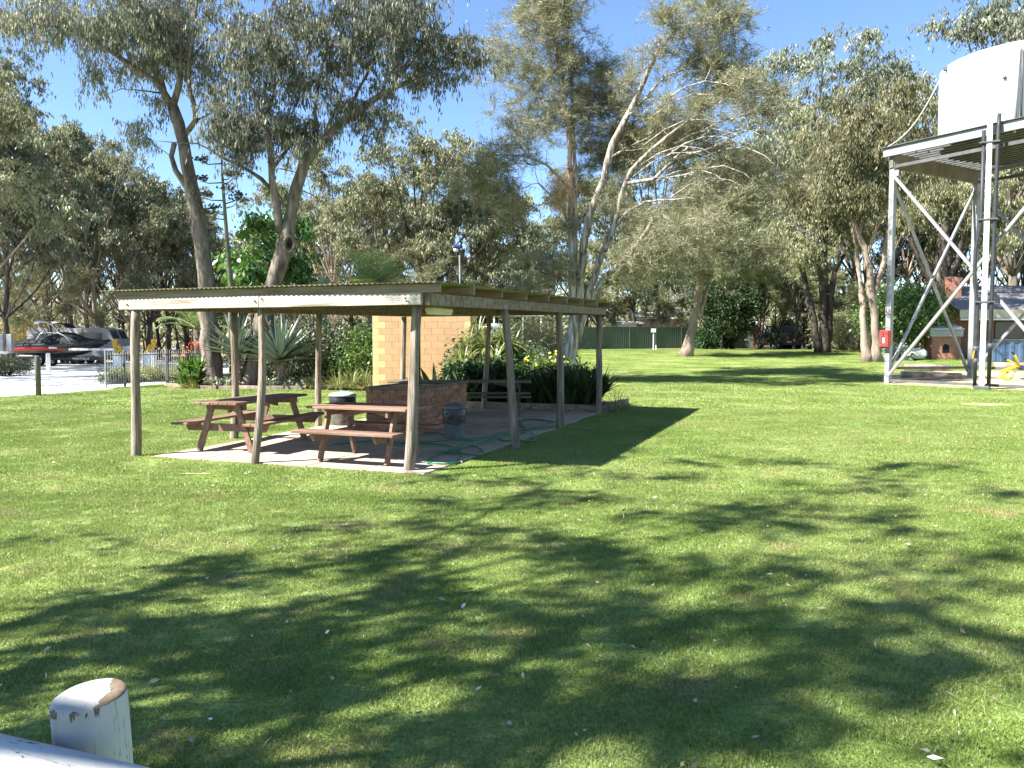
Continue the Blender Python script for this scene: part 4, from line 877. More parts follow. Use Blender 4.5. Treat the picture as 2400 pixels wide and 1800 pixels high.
def agave(label, p, h, n, L_, seed):
    g = random.Random(seed); t = thing('agave_plant', label, 'agave', p)
    MB().tube([(0, 0, -.05), (.02, .0, h * .5), (0, 0, h + .05)], [.15, .13, .12], 10).build('stem', pm('fibrous agave stem', (.16, .12, .08), (.34, .28, .20), 8, .95, 1.2, (1, 1, .4)), t, True)
    sk = MB()
    for i in range(70):                                        # old curled leaf bases down the stem
        a = g.uniform(0, 6.28); z = g.uniform(.05, h); strip(sk, (math.cos(a) * .12, math.sin(a) * .12, z), (math.cos(a), math.sin(a), .25), .20, .07, 1.6, 3)
    sk.build('old_leaf_bases', pm('dry leaf base', (.30, .25, .17), (.46, .40, .30), 8, .9), t)
    for i in range(n):
        a = i * 2.39996 + g.uniform(-.2, .2); e = R(86 - 84 * (i / n) ** .75 + g.uniform(-6, 6)); o = ob('leaf', agme, t, (math.cos(a) * .05, math.sin(a) * .05, h + .1 * (1 - i / n)))
        s = L_ * g.uniform(.85, 1.08); o.scale = (s * .92, s, s); o.rotation_euler = (e, 0, a - math.pi / 2)
    return t
D = 27.4; agave('large blue-green agave with broad spiky leaves, right of the leaning trunk', foot(657, D), .88, 88, 1.62, 3)
D = 27.7; agave('blue-green agave close beside the thick straight trunk', foot(556, D), 1.12, 64, 1.38, 4)
# the tall dead flower stalk of an agave
D = 27.9; b = foot(543, D); st = thing('agave_flower_stalk', 'tall bare agave flower stalk with tiers of dark seed heads against the sky', 'flower stalk', b)
rel = lambda u, v_, dy=0: at(u, v_, D + dy) - b
M_stalk = pm('dry stalk', (.075, .085, .05), (.16, .15, .10), 5, .85, .4, (1, 1, .3)); M_pod = pm('dark seed pods', (.035, .035, .022), (.09, .08, .05), 9, .85)
MB().tube([Vector((0, 0, -.05)), rel(541, 760), rel(541, 671), rel(532, 560), rel(525, 470), rel(521, 410), rel(518, 362)], [.105, .095, .085, .07, .055, .04, .016], 9).build('stem', M_stalk, st, True)
for (u0, v0, u1, v1, dy) in ((519, 383, 470, 380, .1), (519, 388, 545, 374, -.3), (521, 428, 470, 424, .2), (522, 432, 548, 416, -.2), (524, 470, 475, 462, -.1), (526, 478, 560, 462, .3), (525, 455, 535, 448, -.6), (528, 488, 556, 474, -.4), (531, 515, 483, 503, .2), (530, 505, 500, 492, .5), (521, 420, 540, 415, .6)):
    a, c = rel(u0, v0), rel(u1, v1, dy); m1 = a.lerp(c, .6) + Vector((0, 0, -.06))
    br = MB().tube([a, m1, c], [.026, .020, .015], 5).build('side_branch', M_stalk, st, True); mb = MB(); g = random.Random(u1)
    for k in range(30):
        q = c + Vector((g.gauss(0, .17), g.gauss(0, .15), .06 + abs(g.gauss(0, .07)))); mb.tube([c + (q - c) * .3, q], [.005, .006], 3, False); mb.lathe([(.004, -.03), (.036, -.012), (.030, .03), (.004, .04)], 5, q)
    mb.build('seed_head', M_pod, br)
# canna lilies with red flowers
cprof = lambda f_: math.sin(math.pi * min(1, .06 + .94 * f_)) ** .8 + .02
for i, (u, dd) in enumerate(((432, 27.2), (446, 27.3), (458, 27.1), (468, 27.45))):
    t = strap('canna_lily', 'red-flowered canna lily, ' + ('nearest the fence', 'second from the fence', 'third from the fence', 'against the thick trunk')[i], foot(u, dd), 22, .62, .15, LF_lime, (25, 85), .9, 50 + i, 'flower', .12, None, cprof)
    h = 1.1 + .12 * (i % 3); ch = t.children[0]; ch.scale = (.8, .8, 1.1)
    for k in (1, 2): o = ob('leaves', ch.data, t, (.02, 0, .32 * k)); o.scale = (.75, .75, .85); o.rotation_euler = (0, 0, k * 1.1)
    MB().tube([(0, 0, 0), (.02, 0, h * .6), (.03, 0, h + .25)], [.018, .014, .008], 6).build('stem', pm('green stem', (.06, .12, .03), (.09, .16, .04), 5, .7), t, True)
    mb = MB(); g = random.Random(i)
    for k in range(11): strip(mb, (.03 + g.gauss(0, .06), g.gauss(0, .06), h + g.uniform(-.05, .32)), (g.gauss(0, 1), g.gauss(0, 1), .7), .11, .055, .8, 3)
    mb.build('flower', M_red, t)
for i, (u, dd, s) in enumerate(((452, 27.0, .55), (790, 26.7, .8), (822, 26.6, .9), (855, 26.8, .85), (735, 26.8, .6), (870, 26.3, .75))):
    strap('tussock_grass', ('golden tussock below the canna lilies', 'arching tussock right of the agave', 'largest arching tussock by the yellow blocks', 'arching tussock touching the block wall', 'small tussock beside the agave foot', 'low tussock in front of the block wall corner')[i], foot(u, dd), 110, s, .016, LF_tus, (30, 88), 1.7, 60 + i, 'grass plant', .14)
for i, (u, dd, r) in enumerate(((500, 26.95, .42), (530, 27.0, .45), (632, 26.95, .4), (675, 27.0, .5), (707, 27.0, .45))):
    shrub('ground_cover', ('white-flowered ground cover at the foot of the thick trunk', 'white-flowered ground cover behind the slim shelter post', 'low grey ground cover left of the agave stem', 'low grey ground cover right of the agave stem', 'low grey ground cover near the shelter side post')[i], foot(u, dd), (r, r * .7, .17), 1500, (.05, .022), LF_wh, 70 + i, 'plant', 0, None, (60, .016, M_wht, .05))
shrub('dark_shrub', 'dense dark shrub between the agave and the block building', foot(768, 28.6), (1.1, .9, 1.15), 9000, (.11, .05), LF_dark, 80)
shrub('dark_shrub', 'loose green shrub against the left corner of the block building', foot(842, 28.2), (.9, .8, 1.0), 6000, (.15, .055), LF_lime, 81)
shrub('dark_shrub', 'dark shrub low behind the two gum trunks', foot(690, 30), (1.3, .9, .8), 6000, (.12, .05), LF_dark, 82)
shrub('dark_shrub', 'dark shrub behind the canna lilies', foot(600, 31.2), (1.2, .8, .7), 4000, (.12, .05), LF_dark, 83)
# bed edging stones
for i, (u0, v0, u1, v1) in enumerate(((387, 905, 430, 908), (430, 908, 470, 911), (470, 911, 512, 912), (512, 912, 556, 912), (556, 911, 610, 912), (610, 912, 668, 912), (668, 912, 720, 912), (720, 911, 790, 910))):
    a, c = onz(u0, v0), onz(u1, v1); tag(MB().bar(a + Vector((.03, 0, .05)), c + Vector((-.03, 0, .05)), .14, .12).build('edging_log', M_bark3, None), ('pale edging log at the fence post', 'edging log below the canna lilies', 'edging log at the foot of the thick trunk', 'edging log between the two trunks', 'edging log behind the slim shelter post', 'edging log below the large agave', 'edging log right of the agave', 'edging log in front of the tussocks')[i], 'log')
# broad-leaved tree, palms and prickly pear behind
D = 31.5; b = foot(640, D)
tree('broadleaf_tree', 'bright green broad-leaved tree behind the leaning gum trunk', 'tree', b, [[(b, .10), (at(640, 760, D), .085), (at(636, 660, D), .07), (at(625, 590, D), .05), (at(610, 540, D), .03)], P([(638, 690), (680, 620), (705, 560)], D, (.05, .02)), P([(638, 720), (590, 660), (565, 620)], D, (.05, .02)), P([(640, 740), (700, 680), (760, 660)], D, (.04, .015))],
     [E(610, 560, 50, 45, D, 26, -.5), E(575, 625, 48, 45, D, 30, -.6), E(700, 545, 36, 55, D, 18, .5), E(640, 640, 60, 45, D, 26, -.3), E(740, 650, 60, 32, D, 16, .3), E(690, 620, 50, 40, D, 14, .3)], M_bark4, LF_lime, 28, (.30, .125), 26, .42, .5)
def palm(label, p, h, n, L_, seed, tr=.16):
    g = random.Random(seed); t = thing('palm', label, 'palm', p)
    MB().tube([(0, 0, -.05), (.03, 0, h * .5), (0, 0, h)], [tr * 1.2, tr, tr * .95], 12).build('trunk', pm('palm trunk', (.13, .10, .07), (.27, .22, .16), 6, .95, 1.5, (1, 1, 3)), t, True)
    meshes = []
    for k in range(3):
        mb = MB(); va = []; p_ = Vector((0, 0, 0)); d = Vector((0, 1, .12)).normalized(); rach = []; seg = 26
        for i in range(seg + 1):
            rach.append(p_.copy()); p_ = p_ + d * (1 / seg); d = (d + Vector((0, 0, -(.9 + .3 * k) / seg * (i / seg) * 1.6))).normalized()
        mb.tube(rach, [.012 * (1 - .8 * i / seg) for i in range(seg + 1)], 5, False); va += [.9] * len(mb.f)
        for i in range(3, seg + 1):
            f_ = i / seg; ll = .30 * math.sin(math.pi * (.12 + .80 * f_)) ** .8 + .03
            for s in (-1, 1):
                for q in (0,):
                    pp = rach[i - 1].lerp(rach[i], q); dn = (rach[i] - rach[i - 1]).normalized(); va += [g.random()] * strip(mb, pp, Vector((s * .95, .0, .18)) + dn * .75, ll * g.uniform(.85, 1.1), .016, .75, 3, .15)
        m_ = mb.mesh('frond', LF_palm, False); set_var(m_, va); meshes.append(m_)
    for i in range(n):
        a = i * 2.39996; e = R(82 - 80 * (i / n) + g.uniform(-8, 8)); o = ob('frond', meshes[i % 3], t, (0, 0, h)); s = L_ * g.uniform(.85, 1.1); o.scale = (s, s, s); o.rotation_euler = (e, 0, a)
    return t
palm('feathery green palm showing above the middle of the shelter roof', foot(872, 29.2), 3.0, 30, 2.1, 5)
palm('small palm half hidden behind the thick straight trunk', foot(462, 31.5), 2.1, 16, 1.7, 6, .13)
D = 29.3; b = foot(764, D); pp = thing('prickly_pear', 'grey-green prickly pear cactus tops left of the palm', 'cactus', b); g = random.Random(9)
M_pad = pm('cactus pad', (.16, .20, .11), (.24, .28, .17), 8, .7)
def pad(p, up, turn, s, par):
    mb = MB(); up = Vector(up).normalized(); n = Vector((math.cos(turn), math.sin(turn), 0)); x = n.cross(up).normalized(); n = up.cross(x)
    vs = []; rings = ((.02, 0, .02), (.55, .22, .05), (.95, .5, .06), (1, .72, .055), (.7, .93, .04), (.1, 1, .01))
    k0 = len(mb.v); nn = 12
    for r, h, th in rings:
        for k in range(nn): a = 2 * math.pi * k / nn; mb.v.append(tuple(Vector(p) + up * h * s + x * math.cos(a) * r * s * .34 + n * math.sin(a) * th * s))
    for i in range(5):
        for k in range(nn): a = i * nn + k; c = i * nn + (k + 1) % nn; mb.f.append((a, c, c + nn, a + nn))
    mb.build('pad', M_pad, par, True); return Vector(p) + up * s * .95
q = Vector((0, 0, 0))
for i in range(6): q = pad(q, (g.uniform(-.12, .12), 0, 1), R(90 + g.uniform(-30, 30)), .62, pp)
for i in range(3): pad(q - Vector((0, 0, .5 * i)), (g.choice((-.6, .6)), 0, .8), R(90 + g.uniform(-40, 40)), .42, pp)
pad(q, (.1, 0, 1), R(80), .46, pp)

# planting right of the block building
bdl = [tuple(sh(*q))[:2] for q in ((-3.3, 8.75), (.2, 8.72), (.2, 11.3), (-3.0, 11.6))]
poly_sheet('garden_bed_soil', bdl, M_soil, .06, .0, .5)
for i, (x0, x1) in enumerate(((-3.4, -1.55), (-1.53, .22))): tag(MB().bar(sh(x0, 8.72, .085), sh(x1, 8.72, .085), .09, .17).build('garden_sleeper', M_purl), ('timber sleeper edging behind the dark picnic table', 'timber sleeper edging at the rear corner post')[i], 'sleeper')
tag(MB().bar(sh(.21, 8.78, .085), sh(.21, 11.2, .085), .09, .17).build('garden_sleeper', M_purl), 'timber sleeper running back from the rear corner post', 'sleeper')
wide = lambda f_: math.sin(math.pi * min(1, .10 + .90 * f_)) ** .75 + .02
names = ('at the rear corner post', 'second from the rear corner post', 'behind the third shelter post', 'left of the third shelter post', 'behind the end of the dark table', 'at the back corner of the bed', 'at the back near the yellow flowers')
for i, (x, y) in enumerate(((-.30, 9.05), (-.68, 9.05), (-1.08, 9.1), (-.5, 9.45), (-1.5, 9.1), (-.4, 9.85), (-.95, 9.6))):
    strap('strap_leaf_plant', 'dark upright broad strap-leaved clump ' + names[i], sh(x, y, .06), 50, 1.0, .12, LF_strap, (48, 90), .75, 90 + i, 'plant', .26, None, wide)
for i, (x, y) in enumerate(((-2.2, 9.6), (-2.9, 9.5), (-3.6, 9.4), (-4.3, 9.3))):
    strap('canna_plant', 'dark broad-leaved canna clump, ' + ('right of the pipe behind the table', 'second right of the pipe', 'just right of the pipe', 'left of the pipe at the block wall')[i], sh(x, y, .0), 34, .8 + .1 * i, .17, LF_strap, (35, 88), .8, 100 + i, 'plant', .24, None, cprof)
for i, (u, v_, dd, h) in enumerate(((1098, 800, 22.2, 1.30), (1140, 790, 21.8, 1.45), (1178, 775, 22.0, 1.6), (1120, 770, 22.8, 1.75), (1205, 800, 22.4, 1.25), (1085, 830, 21.6, .95), (1160, 830, 21.2, 1.0))):
    p = foot(u, dd); t = strap('striped_dracaena', 'yellow-striped strap-leaved shrub ' + ('by the right corner of the block wall', 'in front of the white tank, left stem', 'in front of the white tank, tallest right stem', 'tallest stem against the block wall', 'nearest the yellow daisies', 'lowest at the block wall', 'low in front of the white tank')[i], p, 95, .78, .046, LF_dra, (-10, 85), 1.5, 110 + i, 'shrub', .05)
    t.children[0].location = (0, 0, h - .05); MB().tube([(0, 0, 0), (.03, 0, h * .5), (0, 0, h)], [.03, .026, .02], 6).build('stem', M_bark4, t, True)
    me2 = t.children[0].data; 
    for k in (1, 2): o = ob('leaves', me2, t, (.12 * k - .2, .1, h * (.5 + .12 * k))); o.rotation_euler = (0, 0, k * 1.3); o.scale = (.8,) * 3
shrub('daisy_bush', 'yellow-flowered daisy bush left of the third shelter post', foot(1250, 21.6), (.62, .5, .56), 5200, (.10, .035), LF_lime, 120, 'shrub', 0, None, (55, .034, M_yel, .2))
shrub('daisy_bush', 'yellow-flowered daisy bush just right of the third shelter post', foot(1292, 21.3), (.42, .45, .62), 4200, (.10, .035), LF_lime, 121, 'shrub', 0, None, (45, .034, M_yel, .2))
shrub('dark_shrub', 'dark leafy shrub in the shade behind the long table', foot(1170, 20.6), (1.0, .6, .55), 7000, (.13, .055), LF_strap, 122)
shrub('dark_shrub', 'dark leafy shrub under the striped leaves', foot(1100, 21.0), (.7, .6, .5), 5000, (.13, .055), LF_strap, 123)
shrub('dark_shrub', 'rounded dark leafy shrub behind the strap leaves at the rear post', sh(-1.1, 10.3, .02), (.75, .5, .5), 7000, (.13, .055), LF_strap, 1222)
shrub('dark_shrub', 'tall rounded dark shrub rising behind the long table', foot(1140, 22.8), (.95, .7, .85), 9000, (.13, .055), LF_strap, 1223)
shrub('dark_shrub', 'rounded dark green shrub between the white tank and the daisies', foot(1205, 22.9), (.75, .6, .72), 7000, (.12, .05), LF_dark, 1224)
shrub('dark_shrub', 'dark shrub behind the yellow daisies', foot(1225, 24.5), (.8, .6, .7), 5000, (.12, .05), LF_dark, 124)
strap('tussock_grass', 'light green arching tussock at the outside of the rear corner post', sh(.45, 9.0, 0), 90, .6, .014, LF_tus, (25, 85), 1.6, 66, 'grass plant', .1)
shrub('weeping_shrub', 'feathery olive shrub left of the pale paperbark stems', foot(1262, 34), (1.4, 1.1, 1.35), 9000, (.26, .022), LF_mel, 125, 'shrub', .25)
shrub('glossy_tree', 'rounded glossy dark green tree behind the red hose box', foot(2112, 45), (2.5, 1.8, 1.75), 14000, (.20, .10), leafmat('glossy green leaf', (.075, .145, .035), (.165, .255, .065), (.27, .35, .13), .3, .03, .45), 126, 'tree'); bpy.data.objects['glossy_tree'].location.z += .6
shrub('dark_tree', 'nearly black dense tree in shade right of the leaning pale trunk', foot(1708, 57.5), (2.3, 2.0, 2.6), 15000, (.22, .09), LF_strap, 141, 'tree'); bpy.data.objects['dark_tree'].location.z += .9  # near-black leaves: deep shade under the trees put into their colour
shrub('dark_bush', 'low dark bush in shade left of the parked four wheel drive', foot(1672, 60), (1.5, 1.2, .9), 6000, (.2, .08), LF_strap, 142, 'bush')  # both bushes: same near-black leaf colour standing in for shade
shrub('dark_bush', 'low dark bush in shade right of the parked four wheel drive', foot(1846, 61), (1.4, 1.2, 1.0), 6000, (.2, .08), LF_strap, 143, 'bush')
shrub('olive_bush', 'low olive bush at the far lawn edge right of the twin trunks', foot(1968, 54), (1.9, 1.4, 1.3), 6000, (.2, .04), LF_mel, 127)
shrub('hedge_bush', 'dark dense hedge bush at the left edge beside the drive', foot(14, 36.5), (1.05, .9, .5), 8000, (.07, .035), LF_dark, 128); 
shrub('yellow_bush', 'golden green wattle bush behind the boat', foot(70, 56), (2.6, 1.6, 1.7), 9000, (.2, .04), leafmat('wattle', (.20, .19, .04), (.36, .32, .08), None, .3, .04), 129)
for i, (u, dd, r) in enumerate(((270, 30.4, .8), (310, 31.2, .9), (345, 31.6, .9), (385, 32.4, 1.0), (425, 33, 1.0))):
    shrub('low_bush', 'low yellow-green bush behind the loop-top fence, ' + ('at the end post', 'second from the end post', 'middle one', 'behind the gate post', 'nearest the thick trunk')[i], foot(u, dd), (r, .7, .30), 2600, (.06, .03), leafmat('yellow green leaf', (.22, .25, .07), (.40, .40, .13), (.55, .48, .12), .3, .04), 130 + i, 'bush', 0, None, (40, .022, M_yel, .05) if i < 2 else None)

# ------------------------------------------------------------------ loop-top fence
M_fence = pm('grey powder coat', (.17, .18, .185), (.22, .23, .235), 4, .5, spec=.3)
fA, fB, fC = foot(247, 27.0), foot(393, 29.6), foot(500, 31.6)
fn = thing('loop_top_fence', 'grey metal loop-top fence with gate left of the gum trees', 'fence', fA); FH = 1.22
def frel(p, z): return Vector((p.x - fA.x, p.y - fA.y, z))
for p in (fA, fA.lerp(fB, .285), fB, fC, fA.lerp(fB, .97)): MB().bev(frel(p, .64), (.055, .055, 1.30), .006).build('fence_post', M_fence, fn)
pk = MB().tube([(0, 0, .06), (0, 0, FH)], .0115, 6).mesh('picket', M_fence, True)
lpm = MB().tube([(-.05 * math.cos(a), 0, .05 * math.sin(a) * 1.3) for a in np.linspace(0, math.pi, 9)], .0115, 6, False).mesh('loop', M_fence, True)
for a, c in ((fA, fB), (fB, fC)):
    L_ = (c - a).length; n = int(L_ / .10) // 2 * 2; ang = math.atan2(c.y - a.y, c.x - a.x)
    for z in (.14, FH - .10): MB().bar(frel(a, z), frel(c, z), .03, .035).build('rail', M_fence, fn)
    for i in range(1, n):
        q = a.lerp(c, i / n); ob('picket', pk, fn, frel(q, 0))
        if i % 2: o = ob('loop', lpm, fn, frel(a.lerp(c, (i + .5) / n), FH), ang)
MB().bev(frel(fA.lerp(fB, .285), .78) + Vector((0, -.05, 0)), (.06, .05, .12), .01).build('gate_latch', pm('black latch', (.02,) * 3, None, 3, .4), fn)
tag(MB().bar(foot(268, 29.4) + Vector((0, 0, .1)), foot(455, 34.5) + Vector((0, 0, .1)), .04, .22).build('bed_edging', pm('black plastic', (.02,) * 3, (.035,) * 3, 3, .5)), 'black edging strip of the bed behind the fence', 'edging')

# ------------------------------------------------------------------ things along the drive
def bollard(label, u, Y, r, h, m_):
    tag(MB().lathe([(r, -.05), (r, h - .04), (r * .9, h - .012), (r * .6, h)], 14).build('bollard', m_, None, True), label, 'bollard').location = foot(u, Y)
M_gpost = pm('treated pine post', (.10, .092, .07), (.16, .148, .115), 4, .9, .4, (1, 1, .3)); M_wp = pm('white painted wood', (.72, .72, .70), (.8, .8, .78), 5, .7)
bollard('greenish timber bollard at the edge of the drive', 88, 23.6, .075, 1.18, M_gpost)
bollard('white bollard on the drive in front of the boat wheels', 113, 40, .10, .98, M_wp)
for i, u in enumerate((336, 343, 350)): bollard('slim white post behind the fence, ' + ('left of three', 'middle of three', 'right of three')[i], u, 38, .07, .95, M_wp)
t = thing('meter_stand', 'pair of silver sheet metal cabinets on posts above the hedge bush', 'cabinet', foot(17, 38.4))
for x in (-.21, .17): MB().bev((x, 0, 1.45), (.2 if x < 0 else .26, .2, .92), .02).build('cabinet', pm('brushed aluminium', (.20, .21, .22), (.27, .28, .29), 3, .5, metal=.2), t); MB().tube([(x, 0, 0), (x, 0, 1.0)], .04, 8).build('leg', M_galv, t)
MB().tube([(-.3, .05, 0), (-.3, .05, 2.05)], .03, 8).build('pipe', M_galv, t, True)
tag(MB().tube([foot(-60, 38) + Vector((0, 0, 1.02)), foot(20, 38) + Vector((0, 0, 1.03))], .05, 8).build('white_rail', M_wp, None, True), 'white pipe rail end at the left edge beside the silver cabinets', 'rail')
M_boomy = pm('yellow enamel', (.50, .27, .01), (.56, .32, .02), 4, .5)
def boom(label, u, Y, L_, sgn):
    t = thing('boom_barrier', label, 'boom gate', foot(u, Y)); MB().bev((0, 0, .5), (.32, .32, 1.0), .02).build('cabinet', M_wp, t)
    MB().bev((-.10 * sgn, -.03, 1.34), (.20, .12, .66), .02).build('arm_bracket', M_boomy, t); MB().bar((.05 * sgn, -.03, 1.40), (.32 * sgn, -.03, .86), .12, .16).build('counterweight', M_boomy, t)
    ar = MB().bar((-.1 * sgn, -.10, 1.20), (-L_ * sgn, -.10, 1.20), .07, .10).build('arm', M_wp, t)
    for k in range(3): x = -L_ * sgn * (.35 + .25 * k); MB().bar((x, -.10, 1.20), (x + .18, -.10, 1.20), .076, .106).build('red_stripe', pm('faded red tape', (.60, .40, .38), None, 3, .6), ar)
boom('boom gate with yellow bracket and long white arm in front of the boat', 277, 37.0, 2.2, 1); boom('boom gate with yellow bracket right of the first shelter post', 357, 39.5, .3, -1)
# ------------------------------------------------------------------ boat on its trailer
M_tyre = pm('tyre rubber', (.018,) * 3, (.035,) * 3, 8, .8); M_rim = pm('alloy rim', (.46, .46, .47), (.58, .58, .59), 4, .45, metal=.3)
M_blk_ = pm('gloss black gelcoat', (.012, .012, .013), (.02, .02, .022), 3, .25, spec=.5); M_canv = pm('black canvas', (.014, .015, .016), (.032, .033, .035), 5, .75, .4, spec=.2, bscale=5)
def wheel(par, p, r, w_, rm=None):
    t = MB().lathe([(r * .58, -w_ / 2), (r * .9, -w_ / 2), (r, -w_ * .3), (r, w_ * .3), (r * .9, w_ / 2), (r * .58, w_ / 2)], 22, cap=False).build('tyre', M_tyre, par, True); t.location = p; t.rotation_euler = (R(90), 0, 0)
    m_ = MB().lathe([(.02, w_ * .3), (r * .2, w_ * .32), (r * .25, w_ * .1), (r * .5, w_ * .18), (r * .6, w_ * .4), (r * .6, -w_ * .4)], 22); m_.build('rim', rm or M_rim, t, True)
bp_ = foot(28, 49.2); BL = 6.15
tr = thing('boat_trailer', 'black tandem-wheel boat trailer carrying the covered speedboat', 'trailer', bp_)
M_trl = pm('black trailer paint', (.014,) * 3, (.024,) * 3, 3, .35)
for y in (-.55, .55): MB().bar((.5, y, .47), (5.9, y * .55, .50), .10, .16).build('chassis_rail', M_trl, tr)
MB().bar((5.7, 0, .48), (7.6, 0, .50), .12, .12).build('drawbar', M_trl, tr)
MB().bev((4.9, -.56, .50), (2.2, .05, .25), .02).build('side_panel', M_trl, tr)
for x in (1.15, 1.95): wheel(tr, (x, -.98, .29), .29, .22); wheel(tr, (x, .98, .29), .29, .22)
MB().tube([(.72, -.98, .44), (.85, -.98, .62), (1.0, -.98, .66), (2.1, -.98, .66), (2.28, -.98, .60), (2.4, -.98, .44)], .045, 8).build('mudguard', M_rim, tr, True)
MB().bev((1.55, -.98, .655), (1.4, .26, .03), .01).build('mudguard_top', M_trl, tr)
cu = bpy.data.curves.new('lettering', 'FONT'); cu.body = 'NAUTIQUE'; cu.size = .19; cu.extrude = .004; cu.shear = .3; cu.space_character = 1.1
tmp = bpy.data.objects.new('tmp', cu); COL.objects.link(tmp); bpy.context.view_layer.update()
tme = bpy.data.meshes.new_from_object(tmp.evaluated_get(bpy.context.evaluated_depsgraph_get())); bpy.data.objects.remove(tmp); tme.materials.append(M_wp)
o = ob('lettering', tme, tr, (4.05, -.592, .43)); o.rotation_euler = (R(90), 0, 0)
bo = thing('speedboat', 'black speedboat under black canvas cover with red side stripe and chrome tower', 'boat', bp_ + Vector((0, 0, .55)))
def hull_at(f_):                                              # half-beam, keel z, chine z, gunwale z
    wd = 1.12 * (1 - max(0, (f_ - .45) / .55) ** 2.3) + .02; return wd, .02 + .98 * max(0, (f_ - .52) / .48) ** 2.0, .26 + .76 * max(0, (f_ - .4) / .6) ** 1.9, .86 + .22 * f_ ** 1.5
mb = MB(); ns = 22; rows = []
for i in range(ns):
    f_ = i / (ns - 1); w_, k, c, g1 = hull_at(f_); x = BL * f_
    rows.append([(x, -w_ * .94, g1), (x, -w_, (c + g1) / 2), (x, -w_ * .86, c), (x, 0, k), (x, w_ * .86, c), (x, w_, (c + g1) / 2), (x, w_ * .94, g1)])
for r_ in rows: mb.v += r_
for i in range(ns - 1):
    for k in range(6): a = i * 7 + k; mb.f.append((a, a + 1, a + 8, a + 7))
mb.f.append(tuple(range(6, -1, -1))); mb.build('hull', M_blk_, bo, True)
def band(name, f0, f1, z0, z1, m_, off, tip=True):
    mb = MB(); n = 14
    for i in range(n):
        f_ = f0 + (f1 - f0) * i / (n - 1); w_, k, c, g1 = hull_at(f_); ta = 1 - (abs(i / (n - 1) - .25) ** 2 if tip else 0)
        za, zb = z0, z0 + (z1 - z0) * ta
        for z in (za, min(zb, max(za, (c + g1) / 2 - f_ * .10)), zb):
            t = (z - c) / (g1 - c); yy = w_ * (.86 + .14 * t * 2) if t < .5 else w_ * (1 - .06 * (t - .5) * 2); zq = z + f_ * .10; t = (zq - c) / (g1 - c); yy = w_ * (.86 + .28 * t) if t < .5 else w_ * (1.06 - .12 * t) if t < 1 else w_ * .94; mb.v.append((BL * f_, -yy - off, zq))
    for i in range(n - 1):
        for q in (0, 1): a = i * 3 + q; mb.f.append((a, a + 3, a + 4, a + 1))
    return mb.build(name, m_, bo)
band('red_stripe', .04, .62, .40, .60, pm('red gelcoat', (.36, .025, .022), (.42, .035, .03), 3, .4), .012); band('white_flash', .48, .56, .50, .62, pm('white gelcoat', (.7,) * 3, None, 3, .4), .020)
band('dark_lower_band', .0, .80, .26, .36, M_blk_, .010, False)
mb = MB(); ns = 26; nk = 11                                     # draped cover, peaked under the tower
for i in range(ns):
    f_ = i / (ns - 1); w_, k, c, g1 = hull_at(f_); pk_ = g1 + .10 * (1 - f_ ** 3) + .52 * math.exp(-((f_ - .56) / .17) ** 2) + .20 * math.exp(-((f_ - .28) / .16) ** 2)
    for j in range(nk):
        a = -1 + 2 * j / (nk - 1); dp = .16 * (1 - f_ ** 5 * .8); z = g1 - dp + (pk_ - g1 + dp) * (1 - abs(a) ** 2.6) + .02 * math.sin(f_ * 40 + a * 3) * (1 - abs(a)); mb.v.append((BL * f_ * 1.004 - .02, a * (w_ + .035), z))
for i in range(ns - 1):
    for j in range(nk - 1): a = i * nk + j; mb.f.append((a, a + nk, a + nk + 1, a + 1))
mb.build('canvas_cover', M_canv, bo, True)
M_chr = pm('polished tube', (.62, .63, .68), (.72, .73, .78), 3, .22, metal=.85)
for y in (-.95, .95):
    MB().tube([(2.05, y, .98), (2.35, y * .95, 1.46), (2.55, y * .9, 1.52), (3.4, y * .9, 1.50), (3.75, y * .95, 1.35), (4.15, y, .98)], .035, 7).build('tower_hoop', M_chr, bo, True)
    MB().tube([(2.45, y * .9, 1.5), (2.2, y * .8, 1.9), (2.0, y * .7, 2.22), (2.6, y * .7, 2.14), (3.0, y * .75, 1.95), (3.4, y * .85, 1.52), (4.3, y, 1.05)], .03, 7).build('tower_frame', M_chr, bo, True)
    MB().bev((2.05 if y < 0 else 2.35, y * .7, 2.12), (.34, .16, .14), .05).build('tower_speaker', M_wp, bo)
MB().tube([(2.0, -.66, 2.22), (2.0, .66, 2.22)], .03, 7).build('tower_crossbar', M_chr, bo, True)
mb = MB()
for i in range(9):
    x = 2.9 + i * .11; z = 2.05 - .05 * (i / 8) ** 2 * 5 + .1 * math.sin(i / 8 * 3.14)
    for y in (-.6, .6): mb.v.append((x, y, z))
for i in range(8): a = i * 2; mb.f.append((a, a + 1, a + 3, a + 2))
mb.build('bimini_cloth', M_canv, bo, True)

# ------------------------------------------------------------------ caravan
cp = foot(88, 54); cv = thing('caravan', 'grey white caravan with raked front parked behind the boat', 'caravan', cp); M_cv = pm('dull white caravan panel', (.27, .27, .265), (.33, .33, .325), 2, .6); M_cw = pm('dark caravan window', (.03, .035, .04), (.05, .055, .06), 3, .12, spec=.6)
prof = [(0, -1.1, .5), (0, -1.1, 2.25), (.15, -1.1, 2.42), (5.0, -1.1, 2.42), (5.35, -1.1, 2.36), (5.75, -1.1, 1.55), (5.9, -1.1, 1.3), (5.75, -1.1, .5)]
MB().prism(prof, (0, 2.2, 0)).build('body', M_cv, cv)
for x, w_, z, h in ((.9, .8, 1.75, .6), (2.95, .7, 1.75, .65), (3.95, 1.05, 1.72, .75), (4.75, .45, 1.72, .75)):
    wo = MB().bev((x, -1.105, z), (w_, .03, h), .01).build('window', M_cw, cv); MB().bev((x, -1.112, z - h / 2 - .02), (w_ + .06, .04, .03), .005).build('window_sill', M_rim, wo)
